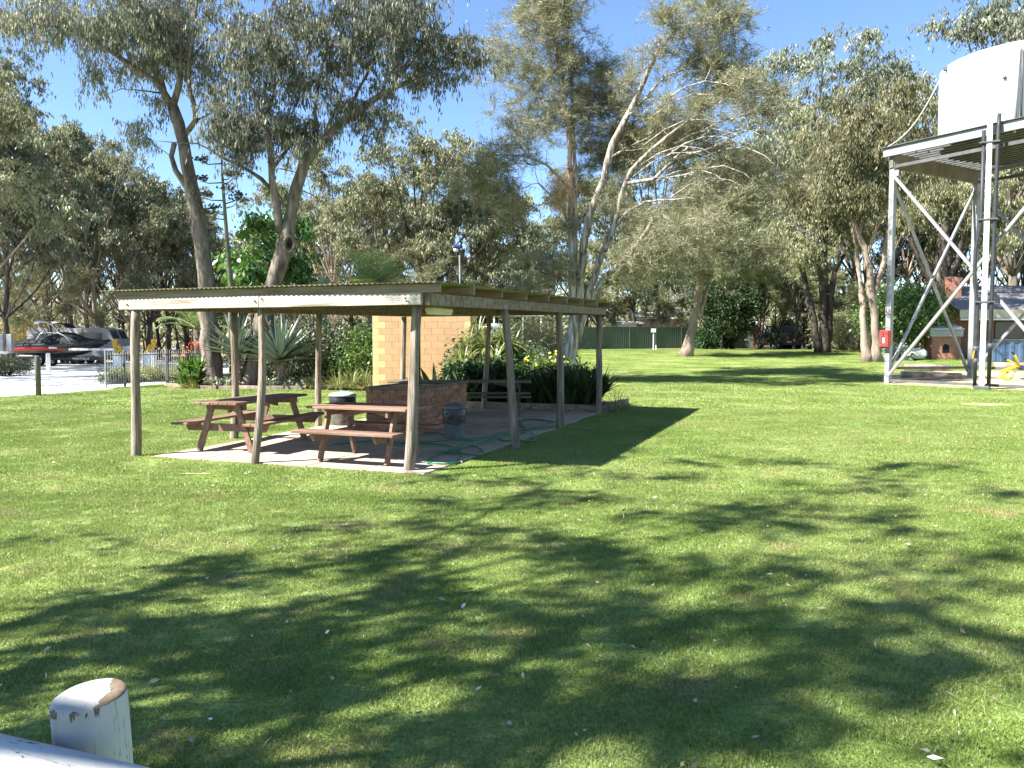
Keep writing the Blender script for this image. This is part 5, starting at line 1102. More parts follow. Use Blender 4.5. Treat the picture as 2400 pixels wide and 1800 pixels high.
for z in (1.25, 1.05, .85): MB().box((2.85, -1.103, z), (5.6, .012, .025)).build('trim_strip', M_rim, cv)
for i, z in enumerate((2.1, 1.92, 1.74)): MB().box((.35, -1.103, z), (.65, .012, .03)).build('louvre', M_rim, cv)
mtx = Matrix.Rotation(-math.atan2(.4, .81), 3, 'Y')
for y in (-.55, .55): MB().bev((5.57, y, 1.98), (.03, .85, .62), .01, mtx).build('front_window', M_cw, cv)
for x in (2.6, 4.1): MB().bev((x, 0, 2.48), (.6, .6, .11), .03).build('roof_hatch', M_wp, cv)
MB().bev((6.35, 0, .95), (.8, 1.4, .55), .05).build('front_locker', M_wp, cv); MB().bar((5.7, 0, .5), (7.3, 0, .5), .1, .1).build('drawbar', M_trl, cv)
for x in (2.4, 3.05): wheel(cv, (x, -1.0, .32), .32, .2, M_trl); wheel(cv, (x, 1.0, .32), .32, .2, M_trl)

# ------------------------------------------------------------------ plain car, used twice
def car(name, label, p, rz, m_, suv):
    t = thing(name, label, 'car', p, rz); Lc = 4.5; hb = .95 if suv else .82; ht = 1.78 if suv else 1.42
    pr = [(0, -.85, .32), (0, -.85, hb), (.9, -.85, hb + .06), (4.3, -.85, hb + .04), (Lc, -.85, hb - .1), (Lc, -.85, .32)]
    MB().prism(pr, (0, 1.7, 0)).build('body', m_, t)
    MB().prism([(1.0, -.74, hb + .02), (1.55, -.70, ht), (4.1 if suv else 3.3, -.70, ht), (4.35 if suv else 4.0, -.74, hb + .02)], (0, 1.42, 0)).build('cabin', m_, t)
    for s in (-1, 1): MB().prism([(1.2, s * .752, hb + .08), (1.62, s * .722, ht - .1), (3.95 if suv else 3.2, s * .722, ht - .1), (4.2 if suv else 3.7, s * .752, hb + .08)], (0, s * .012, 0)).build('side_window', M_cw, t)
    MB().bar((1.06, 0, hb + .1), (1.5, 0, ht - .06), 1.2, .02).build('windscreen', M_cw, t); MB().bar((4.36 if suv else 3.95, 0, hb + .1), (4.13 if suv else 3.4, 0, ht - .08), 1.2, .02).build('rear_window', M_cw, t)
    for x in (.85, 3.65):
        for s in (-1, 1): wheel(t, (x, s * .80, .34), .34, .2)
    for y in (-.62, .62): MB().bev((-.01, y, hb - .16), (.05, .3, .14), .02).build('headlight', M_wp, t); MB().bev((Lc + .005, y, hb - .08), (.04, .2, .22), .02).build('tail_light', M_red, t)
    if suv: wheel(t, (Lc + .12, 0, 1.0), .34, .22); t.children[-1].rotation_euler = (R(90), 0, R(90)); MB().bev((Lc + .03, -.5, .55), (.03, .36, .11), .005).build('number_plate', M_wp, t)
    return t
car('four_wheel_drive', 'dark four wheel drive parked under the dark trees beyond the lawn', foot(1790, 64), R(-78), pm('dark grey car paint', (.05, .052, .055), (.06, .062, .065), 3, .3, spec=.5), True)
car('parked_car', 'small white car far off between the tree trunks left of the gums', foot(413, 100), R(75), pm('white car paint', (.7, .7, .7), None, 3, .3), False)

# ------------------------------------------------------------------ lamp, tank, carport, white fence
b = foot(1080, 38); t = thing('lamp_post', 'slim grey lamp post with blue head above the shelter roof', 'lamp post', b); top = at(1074, 590, 38).z
MB().tube([(0, 0, 0), (0, 0, 3), (-.04, 0, top)], [.055, .05, .045], 9).build('pole', M_galv, t, True)
mtx = Matrix.Rotation(R(8), 3, 'Y'); MB().bev((-.14, 0, top + .14), (.38, .34, .20), .06, mtx).build('lamp_head', pm('dark blue plastic', (.025, .04, .12), (.04, .06, .17), 3, .5), t); MB().lathe([(.10, -.1), (.14, .0), (.1, .06)], 12, (-.2, 0, top)).build('lens', M_wp, t, True)
b = foot(1160, 34); t = thing('rainwater_tank', 'white corrugated round water tank behind the striped leaves', 'tank', b)
pr = [(.86 + .012 * (1 if i % 2 else -1), i * .045) for i in range(46)]; MB().lathe(pr, 30).build('tank_wall', pm('white zinc', (.58, .59, .58), (.68, .69, .68), 3, .5), t, True)
MB().lathe([(.90, 2.05), (.90, 2.09), (.3, 2.20), (.29, 2.28), (.02, 2.29)], 30).build('tank_lid', M_wp, t, True)
b = foot(1150, 46); t = thing('carport', 'dark open carport with pale flat roof behind the white tank', 'carport', b)
MB().box((1.3, 1.5, 2.72), (3.6, 3.2, .10)).build('roof', pm('pale metal roof', (.52, .52, .50), (.6, .6, .58), 2, .6), t); MB().box((1.3, 3.0, 1.35), (3.5, .1, 2.62)).build('back_wall', pm('dark brown wall', (.03, .025, .022), (.045, .04, .035), 3, .8), t); MB().box((-.42, 1.5, 1.35), (.1, 3.0, 2.62)).build('side_wall', MATS['dark brown wall'], t)
for x in (.2, 1.85, 2.9): MB().bev((x, 0, 1.33), (.09, .09, 2.66), .01).build('post', M_wp, t)
fa, fb = foot(1245, 41), foot(1312, 42); wf = thing('white_loop_fence', 'short white loop-top fence seen past the third shelter post', 'fence', fa); L_ = (fb - fa).length; n = 14
wpm = MB().tube([(0, 0, .02), (0, 0, 1.15)], .014, 6).mesh('picket', M_wp, True); wlm = MB().tube([(-.052 * math.cos(a), 0, .07 * math.sin(a)) for a in np.linspace(0, math.pi, 8)], .014, 6, False).mesh('loop', M_wp, True)
for i in range(n + 1):
    q = (fb - fa) * (i / n); ob('picket', wpm, wf, q)
    if i % 2 == 0 and i < n: ob('loop', wlm, wf, (fb - fa) * ((i + .5) / n) + Vector((0, 0, 1.15)), math.atan2(fb.y - fa.y, fb.x - fa.x))
for z in (.2, 1.0): MB().bar(Vector((0, 0, z)), (fb - fa) + Vector((0, 0, z)), .03, .035).build('rail', M_wp, wf)

# ------------------------------------------------------------------ green sheet fence and cabins beyond
def sheet_fence(label, a, c, h, m_, rib=.19, pan=2.35, cap=True):
    t = thing('sheet_metal_fence', label, 'fence', a); L_ = (c - a).length; ang = math.atan2(c.y - a.y, c.x - a.x); n = max(1, round(L_ / pan)); w_ = L_ / n
    mb = MB(); xs = []; x = 0.0
    while x < w_ - .06: xs += [(x, 0), (x + rib * .3, 0), (x + rib * .45, .03), (x + rib * .85, .03)]; x += rib
    xs.append((w_ - .05, 0))
    for X, y in xs: mb.v += [(X, y, .04), (X, y, h)]
    for i in range(len(xs) - 1): q = i * 2; mb.f.append((q, q + 2, q + 3, q + 1))
    me_ = mb.mesh('panel', m_); pm_ = MB().bev((0, .01, h / 2 + .02), (.06, .07, h + .04), .005).mesh('post', m_); rm_ = MB().bev((w_ / 2, .012, h + .012), (w_ - .07, .05, .045), .005).mesh('top_rail', m_)
    for i in range(n):
        f_ = (i + .5) / n; q = a.lerp(c, i / n); zz = gz(q.x, q.y) - a.z; dv = (c - a) * (i / n); pz = Vector((dv.x, dv.y, zz))
        ob('panel', me_, t, pz + Vector((math.cos(ang) * .03, math.sin(ang) * .03, 0)), ang); ob('post', pm_, t, pz, ang); ob('top_rail', rm_, t, pz + Vector((math.cos(ang) * .035, math.sin(ang) * .035, 0)), ang)
    return t
M_grn = pm('sage green fence sheet', (.085, .108, .085), (.105, .13, .105), 2, .6)
sheet_fence('long sage green sheet metal fence along the back of the lawn', foot(1348, 59), foot(1655, 63), 1.66, M_grn); sheet_fence('dark shaded stretch of green sheet fence behind the leaning trunk', foot(1662, 63), foot(1745, 64), 1.6, M_grn)
def cabin(label, p, rz, w_, d_, h, wallm, roofm, rise=.5, over=.35, wins=2):
    t = thing('cabin', label, 'cabin', p, rz); MB().box((w_ / 2, d_ / 2, h / 2), (w_, d_, h)).build('wall', wallm, t)
    MB().prism([(-over, -over, h + .01), (w_ + over, -over, h + .01), (w_ + over, d_ + over, h + rise), (-over, d_ + over, h + rise)], (0, 0, .09)).build('roof', roofm, t)
    for i in range(wins):
        x = w_ * (i + .5) / wins; wo = MB().bev((x, -.02, h * .58), (1.1, .06, .8), .01).build('window', M_cw, t); MB().bev((x, -.05, h * .58 - .44), (1.25, .09, .06), .01).build('window_sill', M_wp, wo)
    MB().bev((w_ * .94, -.02, 1.0), (.5, .05, 2.0), .01).build('door', pm('brown door', (.16, .10, .06), None, 3, .6), t)
    return t
M_cream = pm('cream cladding', (.50, .47, .38), (.58, .55, .46), 2, .7); M_rfw = pm('pale roof sheet', (.60, .58, .52), (.70, .68, .62), 2, .55)
cabin('cream roofed cabin showing above the green fence left of the leaning trunk', foot(1492, 70), R(-4), 5.2, 4.0, 2.5, M_cream, M_rfw, .75); cabin('low white annexe roof above the green fence', foot(1440, 67), 0, 2.2, 3, 2.0, M_wp, M_rfw, .3, .2, 1)
cabin('grey green shed with bright white roof beside the parked four wheel drive', foot(1690, 66), R(3), 3.0, 4.0, 1.95, M_grn, pm('bright white roof', (.72, .74, .78), (.78, .8, .84), 2, .4), .75, .3, 1)
def sign(label, u, Y, h, s):
    t = thing('sign_post', label, 'sign', foot(u, Y)); MB().bev((0, 0, h / 2), (.06, .06, h), .005).build('post', M_wp, t); MB().bev((0, -.01, h + .10), (s, .16, .24), .01).build('box', M_wp, t)
sign('white post with small white box in front of the green fence', 1531, 55.5, 1.25, .30); sign('grey post with small plate beside the shed', 1754, 58, 1.15, .22)
tag(MB().bev((0, 0, .16), (.06, .06, .36), .01).build('tap_post', M_wp), 'short white tap stub right of the white box post', 'tap').location = foot(1537, 55.3)
# ------------------------------------------------------------------ elevated water tank
A_ = foot(2082, 30.0); ux = Vector((.52, -.855, 0)).normalized(); uy = Vector((-ux.y, ux.x, 0)); S = 6.2; S2 = 5.6
M_st = pm('galvanised tower steel', (.21, .215, .215), (.30, .31, .31), 2.5, .5, .1, spec=.4, metal=.15, c3=(.36, .37, .37)); M_std = pm('grey steel channel', (.07, .072, .075), (.115, .12, .12), 2.5, .55, .1, metal=.2)
tw = thing('tank_stand', 'tall braced grey steel stand carrying the white water tank', 'tower', A_)
def T(x, y, z): return ux * x + uy * y + Vector((0, 0, z))
LH = 8.2; PT = 8.72
legs = [(0, 0), (S, 0), (0, S2), (S, S2)]
def tb(name, p, q, a, b_, m_=M_st, par=None): return MB().bar(p, q, a, b_).build(name, m_, par or tw)
for x, y in legs:
    lg = MB().bev((0, 0, LH / 2), (.20, .20, LH), .012, Matrix.Rotation(math.atan2(ux.y, ux.x), 3, 'Z')); l = lg.build('leg', M_st, tw); l.location = T(x, y, 0)
    MB().bev((0, 0, .01), (.36, .36, .03), .004).build('foot_plate', M_std, l)
for y in (0, S2): tb('upper_tie', T(0, y - .02, LH - .16), T(S, y - .02, LH - .16), .07, .12, M_std)
for x in (.0, S): tb('side_beam', T(x, -.15, LH + .06), T(x, S2 + .15, LH + .06), .16, .54, pm('stained beam', (.11, .10, .085), (.17, .155, .135), 2, .8))
tb('edge_beam', T(-.25, -.24, PT - .16), T(S + .25, -.24, PT - .16), .07, .31, M_st); tb('edge_beam', T(-.25, S2 + .24, PT - .16), T(S + .25, S2 + .24, PT - .16), .07, .31, M_st)
tb('edge_flange', T(-.26, -.285, PT + .02), T(S + .26, -.285, PT + .02), .14, .03, M_std)
nj = 17
for i in range(nj): y = -.02 + (S2 + .02) * i / (nj - 1); tb('joist', T(-.2, y, LH + .44), T(S + .2, y, LH + .44), .10, .2, M_std)
def braces(p0, p1, off):
    tb('brace', p0 + off + Vector((0, 0, .30)), p1 + off + Vector((0, 0, LH - .45)), .09, .10); tb('brace', p1 + off * 1.7 + Vector((0, 0, .30)), p0 + off * 1.7 + Vector((0, 0, LH - .45)), .09, .10)
braces(T(0.05, 0, 0), T(S, 0, 0), uy * -.06); braces(T(0, 0, 0), T(0, S2, 0), ux * -.06); braces(T(0, S2, 0), T(S, S2, 0), uy * .06); braces(T(S, 0, 0), T(S, S2, 0), ux * .06)
tb('tie_rail', T(0, -.03, .12), T(S, -.03, .12), .06, .10, M_std); tb('tie_rail', T(.0, .1, .58), T(0, S2, .50), .06, .10, M_std); tb('tie_rail', T(0, S2, .5), T(S, S2, .5), .06, .10, M_std)
MB().bev(T(.16, -.06, LH - .42), (.22, .04, .22), .01, Matrix.Rotation(math.atan2(ux.y, ux.x), 3, 'Z')).build('gusset', M_st, tw)
# riser pole with two black pipes
px = 3.75; M_pipe = pm('black poly pipe', (.022, .023, .025), (.04, .041, .043), 4, .5)
po = thing('riser_pole', 'white pole with two dark water pipes clamped to it in front of the stand', 'pole', A_ + T(px, -.55, 0), R(-31))
MB().bev((0, 0, 4.5), (.16, .16, 9.0), .01).build('pole', pm('white steel', (.52, .525, .525), (.62, .625, .625), 2, .5), po); MB().bev((0, 0, .06), (.46, .4, .12), .02).build('base_block', M_std, po)
MB().tube([(-.20, 0, .05), (-.20, 0, 1.5), (-.19, 0, 2.8), (-.30, 0, 3.6), (-.30, 0, 4.6), (-.17, 0, 5.6), (-.17, 0, 8.5)], .06, 9).build('pipe', M_pipe, po, True)
MB().tube([(.20, 0, .05), (.21, 0, 3.0), (.22, 0, 6.0), (.24, 0, 8.6), (.25, .1, 9.0)], .065, 9).build('pipe', M_pipe, po, True)
for z in (2.9, 5.6, 8.1): MB().bar((-.30, -.09, z), (.30, -.09, z), .05, .05).build('clamp', M_std, po)
for x, z in ((-.20, 1.35), (.21, 1.45), (-.2, .95)): MB().lathe([(.06, -.08), (.08, -.06), (.08, .06), (.06, .08)], 10, (x, 0, z)).build('valve', M_std, po, True)
MB().bar((-.28, -.06, 1.02), (-.24, -.08, 1.28), .04, .03).build('valve_lever', M_boomy, po)
# tank
tc_ = A_ + T(S / 2 + .05, S2 / 2, PT); tk = thing('water_tank', 'big round white water tank on top of the steel stand', 'tank', tc_); TR = 2.72; THt = 2.66
M_tk = pm('white poly tank', (.78, .78, .77), (.83, .83, .82), 1.5, .45)
MB().lathe([(TR - .02, .0), (TR, .02), (TR, THt - .03), (TR - .03, THt)] + [(TR * f_, THt + .42 * (1 - f_ ** 1.6)) for f_ in (.98, .8, .6, .4, .2, .02)], 72).build('tank_shell', M_tk, tk, True)
def proj_u(p): return 1200 + FPX * p.x / p.y
na = math.atan2(-tc_.y, -tc_.x); na = min((na + k * .01 for k in range(-80, 80)), key=lambda a: abs(proj_u(tc_ + Vector((math.cos(a) * TR, math.sin(a) * TR, 0))) - 2352))
def on_tank(a, z, r=TR): return Vector((math.cos(na + a) * r, math.sin(na + a) * r, z))
MB().tube([on_tank(.09, -.1, TR + .07), on_tank(.09, 1.6, TR + .07), on_tank(.085, 2.25, TR + .07), on_tank(.08, 2.4, TR - .02)], .035, 8).build('overflow_pipe', M_std, tk, True)
MB().tube([on_tank(.03, -.3, TR + .09), on_tank(.04, 1.2, TR + .09), on_tank(.05, 2.3, TR + .09), on_tank(.05, 2.42, TR - .02)], .05, 8).build('inlet_pipe', pm('grey pvc', (.36, .36, .35), None, 3, .5), tk, True)
MB().lathe([(.05, -.05), (.06, 0), (.05, .06)], 10, on_tank(-.09, 1.55, TR + .03)).build('fitting', M_std, tk, True)
MB().bev(on_tank(-.95, 2.55, TR + .04), (.12, .16, .14), .02).build('float_bracket', M_std, tk)
ro = []
p0, p1 = tc_ + on_tank(-.97, 2.5, TR + .06), A_ + T(-.2, -.2, PT + .03)
for i in range(15): f_ = i / 14; q = p0.lerp(p1, f_); q.z -= .55 * math.sin(math.pi * f_) * .9; ro.append(q)
tag(MB().tube(ro, .022, 6).build('rope', pm('grey rope', (.34, .33, .31), (.42, .41, .38), 30, .9), None, True), 'sagging rope from the tank rim to the stand corner', 'rope')
# hose box and sign on the left leg
lf = A_ + Vector((-.02, -.13, 0)); vz = math.atan2(ux.y, ux.x)
hb_ = thing('fire_hose_box', 'red fire equipment box with window on the left leg of the stand', 'box', A_ + T(.0, -.225, 1.38), math.atan2(ux.y, ux.x)); M_rb = pm('red enamel', (.50, .045, .04), (.58, .07, .06), 3, .45)
MB().bev((0, 0, .31), (.34, .24, .62), .015).build('case', M_rb, hb_)
fr = MB().bev((0, -.127, .31), (.27, .015, .54), .006).build('door', M_rb, hb_); MB().bev((.0, -.137, .25), (.15, .012, .30), .004).build('door_window', pm('black glass', (.03, .03, .035), None, 3, .2), fr)
MB().bev((.02, -.146, .235), (.09, .010, .20), .004).build('label_plate', M_wp, fr); kk = MB().lathe([(.035, 0), (.035, .02)], 12).build('knob', pm('dark red', (.2, .02, .02), None, 3, .5), fr, True); kk.location = (0, -.136, .49); kk.rotation_euler = (R(90), 0, 0)
sg = thing('fire_sign', 'small white sign with two red bars high on the left leg of the stand', 'sign', A_ + T(.0, -.110, 2.62), math.atan2(ux.y, ux.x)); MB().bev((0, 0, .12), (.22, .012, .26), .003).build('plate', M_wp, sg)
for x in (-.06, .06): MB().box((x, -.009, .13), (.028, .008, .18)).build('red_bar', M_rb, sg)
MB().box((0, -.009, .02), (.12, .008, .02)).build('red_bar', M_rb, sg)

# ------------------------------------------------------------------ ground things under and behind the stand
def log(label, a, c, r): tag(MB().tube([a + Vector((0, 0, r * .8)), a.lerp(c, .5) + Vector((0, 0, r * .85)), c + Vector((0, 0, r * .8))], [r, r * 1.06, r * .95], 12).build('edging_log', M_bark3, None, True), label, 'log')
log('thick round log edging the sandy ground behind the left leg', foot(2120, 37), foot(2226, 36.4), .17); log('round log edging at the foot of the blue fence', foot(2330, 38), foot(2420, 37.6), .17)
log('long pale log lying on the sand between the tower legs', foot(2112, 33.2), foot(2255, 32.2), .15)
tag(MB().bar(foot(2104, 31.0) + Vector((0, 0, .06)), foot(2250, 32.6) + Vector((0, 0, .06)), .2, .12).build('timber_sleeper', M_purl), 'flat sleeper on the sand near the left leg', 'sleeper')
for i, (u, v_, n) in enumerate(((2200, 878, 5), (2350, 880, 6))):
    g = random.Random(i); pts = []
    for k in range(n + 4): q = onz(u + (k - 3) * 22, v_ + g.uniform(-8, 8), .03); pts.append((*q, .015))
    tag(MB().tube(crom(pts, .1)[:, :3], .014, 6).build('rubber_hose', M_pipe, None, True), ('dark hose lying across the sand left of the pole', 'dark hose lying across the sand right of the pole')[i], 'hose')
t = thing('folding_stand', 'yellow metal folding frame standing on the sand at the right edge', 'frame', onz(2362, 895, .01), R(10)); M_yf = pm('yellow paint', (.50, .36, .02), (.58, .43, .04), 3, .5)
f0 = t.location; fr_ = lambda u, v_, dy=0: (at(u, v_, f0.y + dy) - Vector(f0))
t.rotation_euler = (0, 0, 0)
for (a, c, w_) in ((fr_(2343, 880), fr_(2366, 893), .10), (fr_(2345, 872), fr_(2388, 855), .09), (fr_(2388, 858), fr_(2378, 832), .08), (fr_(2388, 856), fr_(2360, 843), .06), (fr_(2388, 856, .8), fr_(2350, 880, .8), .07), (fr_(2366, 893), fr_(2388, 858, .8), .05)): MB().bar(a, c, w_, w_).build('frame_bar', M_yf, t)
for (a, c) in ((fr_(2378, 832), fr_(2371, 824)), (fr_(2360, 843), fr_(2354, 838))): MB().bar(a, c, .05, .05).build('handle_grip', M_pipe, t)
MB().bar(fr_(2388, 857), fr_(2402, 860), .06, .06).build('blue_bar', pm('blue paint', (.03, .04, .22), None, 3, .5), t); MB().lathe([(.12, -.02), (.12, .02)], 12, fr_(2360, 893)).build('base_plate', M_yf, t)
# brick cabin
M_fbrick = bpy.data.materials.new('small red brick'); M_fbrick.use_nodes = True; tt = M_fbrick.node_tree; bk = N(tt, 'TexBrick'); bk.inputs['Color1'].default_value = (.30, .105, .06, 1); bk.inputs['Color2'].default_value = (.40, .16, .095, 1); bk.inputs['Mortar'].default_value = (.34, .27, .22, 1); bk.inputs['Scale'].default_value = 1; bk.inputs['Brick Width'].default_value = .24; bk.inputs['Row Height'].default_value = .086; bk.inputs['Mortar Size'].default_value = .008
tcn = N(tt, 'TexCoord'); sx_ = N(tt, 'SeparateXYZ'); cb = N(tt, 'CombineXYZ'); ad = N(tt, 'Math', operation='ADD'); tt.links.new(tcn.outputs['Object'], sx_.inputs[0]); tt.links.new(sx_.outputs[0], ad.inputs[0]); tt.links.new(sx_.outputs[1], ad.inputs[1]); tt.links.new(ad.outputs[0], cb.inputs[0]); tt.links.new(sx_.outputs[2], cb.inputs[1]); tt.links.new(cb.outputs[0], bk.inputs['Vector']); tt.links.new(bk.outputs[0], tt.nodes['Principled BSDF'].inputs['Base Color']); tt.nodes['Principled BSDF'].inputs['Roughness'].default_value = .9
b = foot(2226, 45.5); ca = thing('brick_cabin', 'red brick cabin with grey roof and cream fascia behind the stand', 'building', b, R(-4))
MB().box((4.2, 3.0, 1.3), (8.4, 5, 2.6)).build('wall', M_fbrick, ca)
M_rg = pm('grey roof tiles', (.16, .155, .15), (.25, .245, .24), 3, .8, .3, (1, 6, 1))
MB().prism([(-.3, -1.6, 2.50), (9, -1.6, 2.50), (9, 3.0, 4.1), (-.3, 3.0, 4.1)], (0, 0, .10)).build('roof', M_rg, ca); MB().prism([(-.3, 3.0, 4.1), (9, 3.0, 4.1), (9, 6.2, 2.6), (-.3, 6.2, 2.6)], (0, 0, .10)).build('roof', M_rg, ca)
MB().box((4.35, -1.63, 2.38), (9.3, .05, .46)).build('fascia', pm('cream fascia', (.50, .43, .30), (.56, .49, .35), 2, .7), ca); MB().box((4.35, -1.70, 2.08), (9.3, .10, .09)).build('gutter', M_wp, ca)
for x in (1.4, 3.6, 5.8): MB().bev((x, -1.55, 1.03), (.08, .08, 2.06), .01).build('verandah_post', M_wp, ca)
wo = MB().bev((3.4, .48, 1.5), (1.5, .06, 1.0), .02).build('window', M_cw, ca); MB().bev((3.4, .44, .96), (1.7, .1, .07), .01).build('window_sill', M_wp, wo); MB().bev((5.1, .48, 1.45), (1.2, .06, 1.6), .02).build('door', pm('olive door', (.30, .27, .14), None, 3, .6), ca)
MB().box((.5, 1.2, 3.3), (.8, .8, 2.6)).build('chimney', M_fbrick, ca)
b = foot(2183, 43.5); ov = thing('brick_oven', 'squat red brick oven with pale stone cap left of the cabin', 'oven', b, R(-6)); MB().box((.75, .6, .62), (1.5, 1.2, 1.24)).build('base', M_fbrick, ov); MB().bev((.72, .55, 1.42), (1.7, 1.35, .36), .03).build('hood', pm('grey render', (.34, .33, .31), (.44, .43, .41), 3, .8), ov)
MB().prism([(-.15, -.15, 1.61), (1.6, -.15, 1.61), (1.5, 1.2, 1.95), (.05, 1.2, 1.95)], (0, 0, .07)).build('cap', pm('pale stone', (.5, .48, .44), (.6, .58, .53), 3, .8), ov)
mb = MB(); n = 10
for i in range(n + 1): a = math.pi * i / n; mb.v.append((.72 + .18 * math.cos(a), -.01, .62 + .22 * math.sin(a)))
mb.v += [(.54, -.01, .36), (.90, -.01, .36)]; mb.f.append(tuple(range(n + 1)) + (n + 1, n + 2)); mb.build('oven_mouth', pm('soot', (.015,) * 3, None, 3, .95), ov)
M_blu = pm('slate blue fence sheet', (.05, .085, .15), (.065, .105, .18), 2, .55)
sheet_fence('slate blue sheet metal fence in front of the brick cabin', foot(2282, 42.0), foot(2460, 41.0), 1.02, M_blu, .42, 3.2)
shrub('pale_agave', 'pale grey agave-like plant beside the red hose box', foot(2108, 43), (.5, .5, .35), 900, (.35, .07), leafmat('pale blue leaf', (.30, .34, .30), (.42, .46, .42), None, .1, .05), 140, 'plant')
tag(MB().bev((0, 0, .33), (1.5, .8, .55), .18).build('covered_load', pm('white tarpaulin', (.62, .62, .60), (.72, .72, .70), 1.5, .7, .8, bscale=4)), 'white tarpaulin covered load left of the brick oven', 'bundle').location = foot(2135, 43.4)

# ------------------------------------------------------------------ white painted post and rail in front
M_pp = bpy.data.materials.new('peeling white paint'); M_pp.use_nodes = True; tt = M_pp.node_tree; L = tt.links.new; bs = tt.nodes['Principled BSDF']; bs.inputs['Roughness'].default_value = .75; bs.inputs['Specular IOR Level'].default_value = .2
tcn = N(tt, 'TexCoord'); mp = N(tt, 'Mapping'); mp.inputs['Scale'].default_value = (1, 1, .33); L(tcn.outputs['Object'], mp.inputs[0])
n1 = N(tt, 'TexNoise'); n1.inputs['Scale'].default_value = 26; n1.inputs['Detail'].default_value = 9; n1.inputs['Roughness'].default_value = .7; L(mp.outputs[0], n1.inputs['Vector'])
at1 = N(tt, 'Attribute', attribute_name='wear'); ad = N(tt, 'Math', operation='ADD'); L(n1.outputs['Fac'], ad.inputs[0]); L(at1.outputs['Fac'], ad.inputs[1])
cr = N(tt, 'ValToRGB'); cr.color_ramp.elements[0].position = .70; cr.color_ramp.elements[1].position = .715; cr.color_ramp.elements[0].color = (0, 0, 0, 1); L(ad.outputs[0], cr.inputs[0])
n2 = N(tt, 'TexNoise'); n2.inputs['Scale'].default_value = 5; L(mp.outputs[0], n2.inputs['Vector']); pc = N(tt, 'ValToRGB'); pc.color_ramp.elements[0].color = (.34, .33, .305, 1); pc.color_ramp.elements[1].color = (.52, .515, .49, 1); pc.color_ramp.elements[0].position = .3; pc.color_ramp.elements[1].position = .6; L(n2.outputs['Fac'], pc.inputs[0])
wd = N(tt, 'TexNoise'); wd.inputs['Scale'].default_value = 60; L(mp.outputs[0], wd.inputs['Vector']); wc = N(tt, 'ValToRGB'); wc.color_ramp.elements[0].color = (.085, .062, .042, 1); wc.color_ramp.elements[1].color = (.20, .152, .105, 1); L(wd.outputs['Fac'], wc.inputs[0])
mp2 = N(tt, 'Mapping'); mp2.inputs['Scale'].default_value = (70, 70, 5); L(tcn.outputs['Object'], mp2.inputs[0]); ck = N(tt, 'TexNoise'); ck.inputs['Scale'].default_value = 1; ck.inputs['Detail'].default_value = 4; L(mp2.outputs[0], ck.inputs['Vector'])
cs = N(tt, 'MapRange'); cs.inputs[1].default_value = .0; cs.inputs[2].default_value = .018; ab = N(tt, 'Math', operation='ABSOLUTE'); sb = N(tt, 'Math', operation='SUBTRACT'); sb.inputs[1].default_value = .60; L(ck.outputs['Fac'], sb.inputs[0]); L(sb.outputs[0], ab.inputs[0]); L(ab.outputs[0], cs.inputs[0])
pm2 = N(tt, 'MixRGB'); L(cs.outputs[0], pm2.inputs[0]); pm2.inputs[1].default_value = (.22, .19, .15, 1); L(pc.outputs[0], pm2.inputs[2])
mx = N(tt, 'MixRGB'); L(cr.outputs[0], mx.inputs[0]); L(pm2.outputs[0], mx.inputs[1]); L(wc.outputs[0], mx.inputs[2]); L(mx.outputs[0], bs.inputs['Base Color'])
inv = N(tt, 'Math', operation='SUBTRACT'); inv.inputs[0].default_value = 1; L(cr.outputs[0], inv.inputs[1]); n3 = N(tt, 'TexNoise'); n3.inputs['Scale'].default_value = 34; n3.inputs['Detail'].default_value = 5; L(mp.outputs[0], n3.inputs['Vector']); a3 = N(tt, 'Math', operation='MULTIPLY_ADD'); a3.inputs[1].default_value = .8; L(n3.outputs['Fac'], a3.inputs[0]); L(inv.outputs[0], a3.inputs[2])
bp = N(tt, 'Bump'); bp.inputs['Strength'].default_value = 1; bp.inputs['Distance'].default_value = .005; L(a3.outputs[0], bp.inputs['Height']); L(bp.outputs[0], bs.inputs['Normal'])
pt = at(208, 1628, 1.80); pc_ = thing('painted_fence', 'white painted post and rail with flaking paint at the near left corner', 'fence', (pt.x, pt.y, 0)); hh_ = pt.z
mb = MB(); sd = 40; wear = []; prof = [(.076, -.05), (.078, .3), (.079, .6)] + [(.080, hh_ - d_) for d_ in (.14, .10, .07, .05, .035, .022, .012, .006)] + [(.077, hh_ - .001), (.070, hh_ + .003), (.055, hh_ + .004), (.035, hh_ + .004), (.012, hh_ + .004)]
tilt = Vector((-.055, .0, 0)); nsl = lambda x, y: (.085 * x + .07 * y)
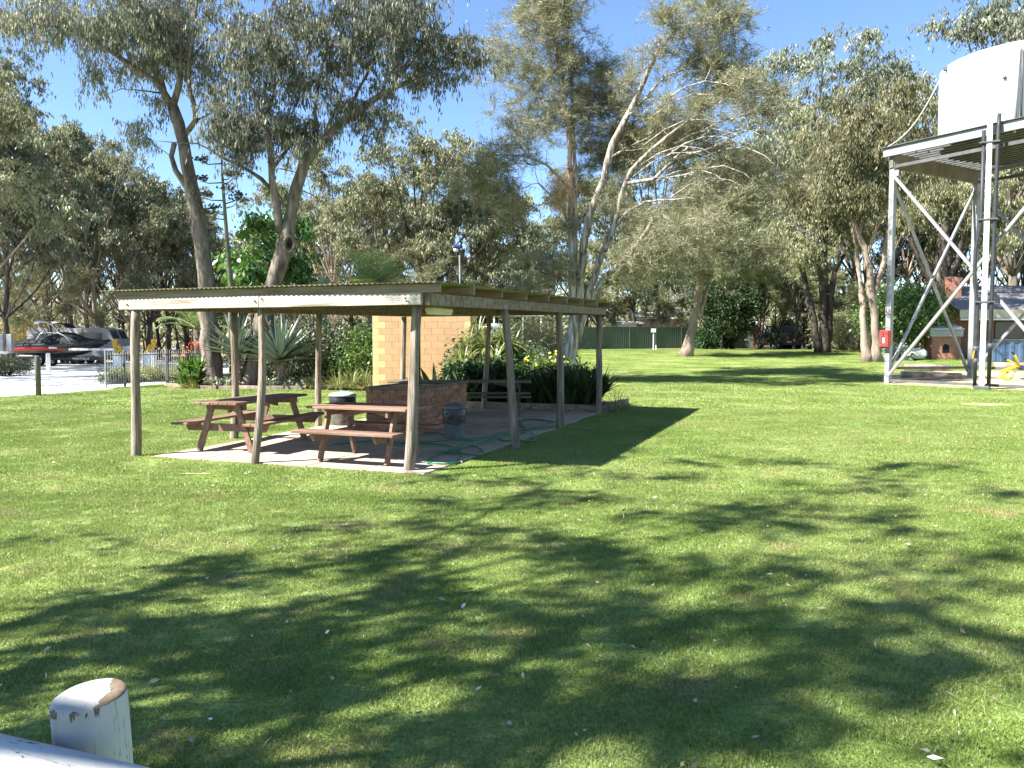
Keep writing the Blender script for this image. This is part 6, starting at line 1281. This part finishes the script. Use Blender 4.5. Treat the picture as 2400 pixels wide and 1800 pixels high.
for r_, z in prof:
    for k in range(sd):
        a = 2 * math.pi * k / sd; q = r_ * (1 + .02 * mnoise.noise(Vector((math.cos(a) * 2, math.sin(a) * 2, z * 3)))); x, y = q * math.cos(a), q * math.sin(a); f_ = max(0, (z - hh_ + .14) / .14)
        mb.v.append((x + tilt.x * (z - hh_), y, z + nsl(x, y) * min(1, f_))); rim = math.exp(-((z - hh_ + .008) / .016) ** 2) if r_ > .07 else 0
        e_ = math.cos(a - R(12)) * r_ / .08
        wear.append(.015 + .17 * rim + (.34 * sst(.35, .62, e_) if r_ < .0775 and z > hh_ - .002 else 0) + (.05 if z < hh_ - .02 and z > hh_ - .05 else 0))
for i in range(len(prof) - 1):
    for k in range(sd): a = i * sd + k; c = i * sd + (k + 1) % sd; mb.f.append((a, c, c + sd, a + sd))
mb.f.append(tuple((len(prof) - 1) * sd + k for k in range(sd)))
me = mb.mesh('post', M_pp, True); aw = me.attributes.new('wear', 'FLOAT', 'POINT'); aw.data.foreach_set('value', np.array(wear, np.float32)); ob('post', me, pc_)
ra = at(178, 1755, 1.66); dr = Vector((-.934, .357, 0)); rr_ = .062; rc = Vector((ra.x, ra.y, ra.z - rr_ * 1.0)) - Vector((pt.x, pt.y, 0)) + Vector((.0, -.03, 0))
pts = [(.004 * math.sin(t_ * 1.3), .003 * math.cos(t_ * .9), t_ * .2) for t_ in range(-6, 9)]
me = MB().tube(crom([(*p_, 0) for p_ in pts], .05)[:, :3], rr_, 32).mesh('rail', M_pp, True); aw = me.attributes.new('wear', 'FLOAT', 'POINT'); aw.data.foreach_set('value', np.full(len(me.vertices), .045, np.float32))
ro_ = ob('rail', me, pc_, rc); ro_.rotation_euler = dr.to_track_quat('Z', 'Y').to_euler()

# ------------------------------------------------------------------ fallen leaves and bark on the lawn
g_ = np.random.default_rng(15); n_ = 560; yy = 2.5 + 15 * g_.random(n_) ** 1.6; xx = (g_.random(n_) * 2 - 1) * (.66 * yy)
keep = [not inpoly(x, y, SLABP) for x, y in zip(xx, yy)]; xx, yy = xx[keep], yy[keep]; n_ = len(xx)
cc_ = np.stack([xx, yy, .034 + .012 * g_.random(n_)], 1); dd_ = g_.normal(size=(n_, 3)); dd_[:, 2] *= .25; dd_ /= np.linalg.norm(dd_, axis=1)[:, None]
o = stuff(ob('fallen_leaves', leafmesh('fallen_leaves', cc_, dd_, .045 * (.4 + g_.random(n_)), .017 * (.6 + .8 * g_.random(n_)), leafmat('dry fallen leaf', (.18, .12, .07), (.40, .34, .24), (.62, .58, .50), .1, .03), g_.random(n_), g_))); tag(o, 'dry fallen gum leaves scattered over the lawn', 'leaves')
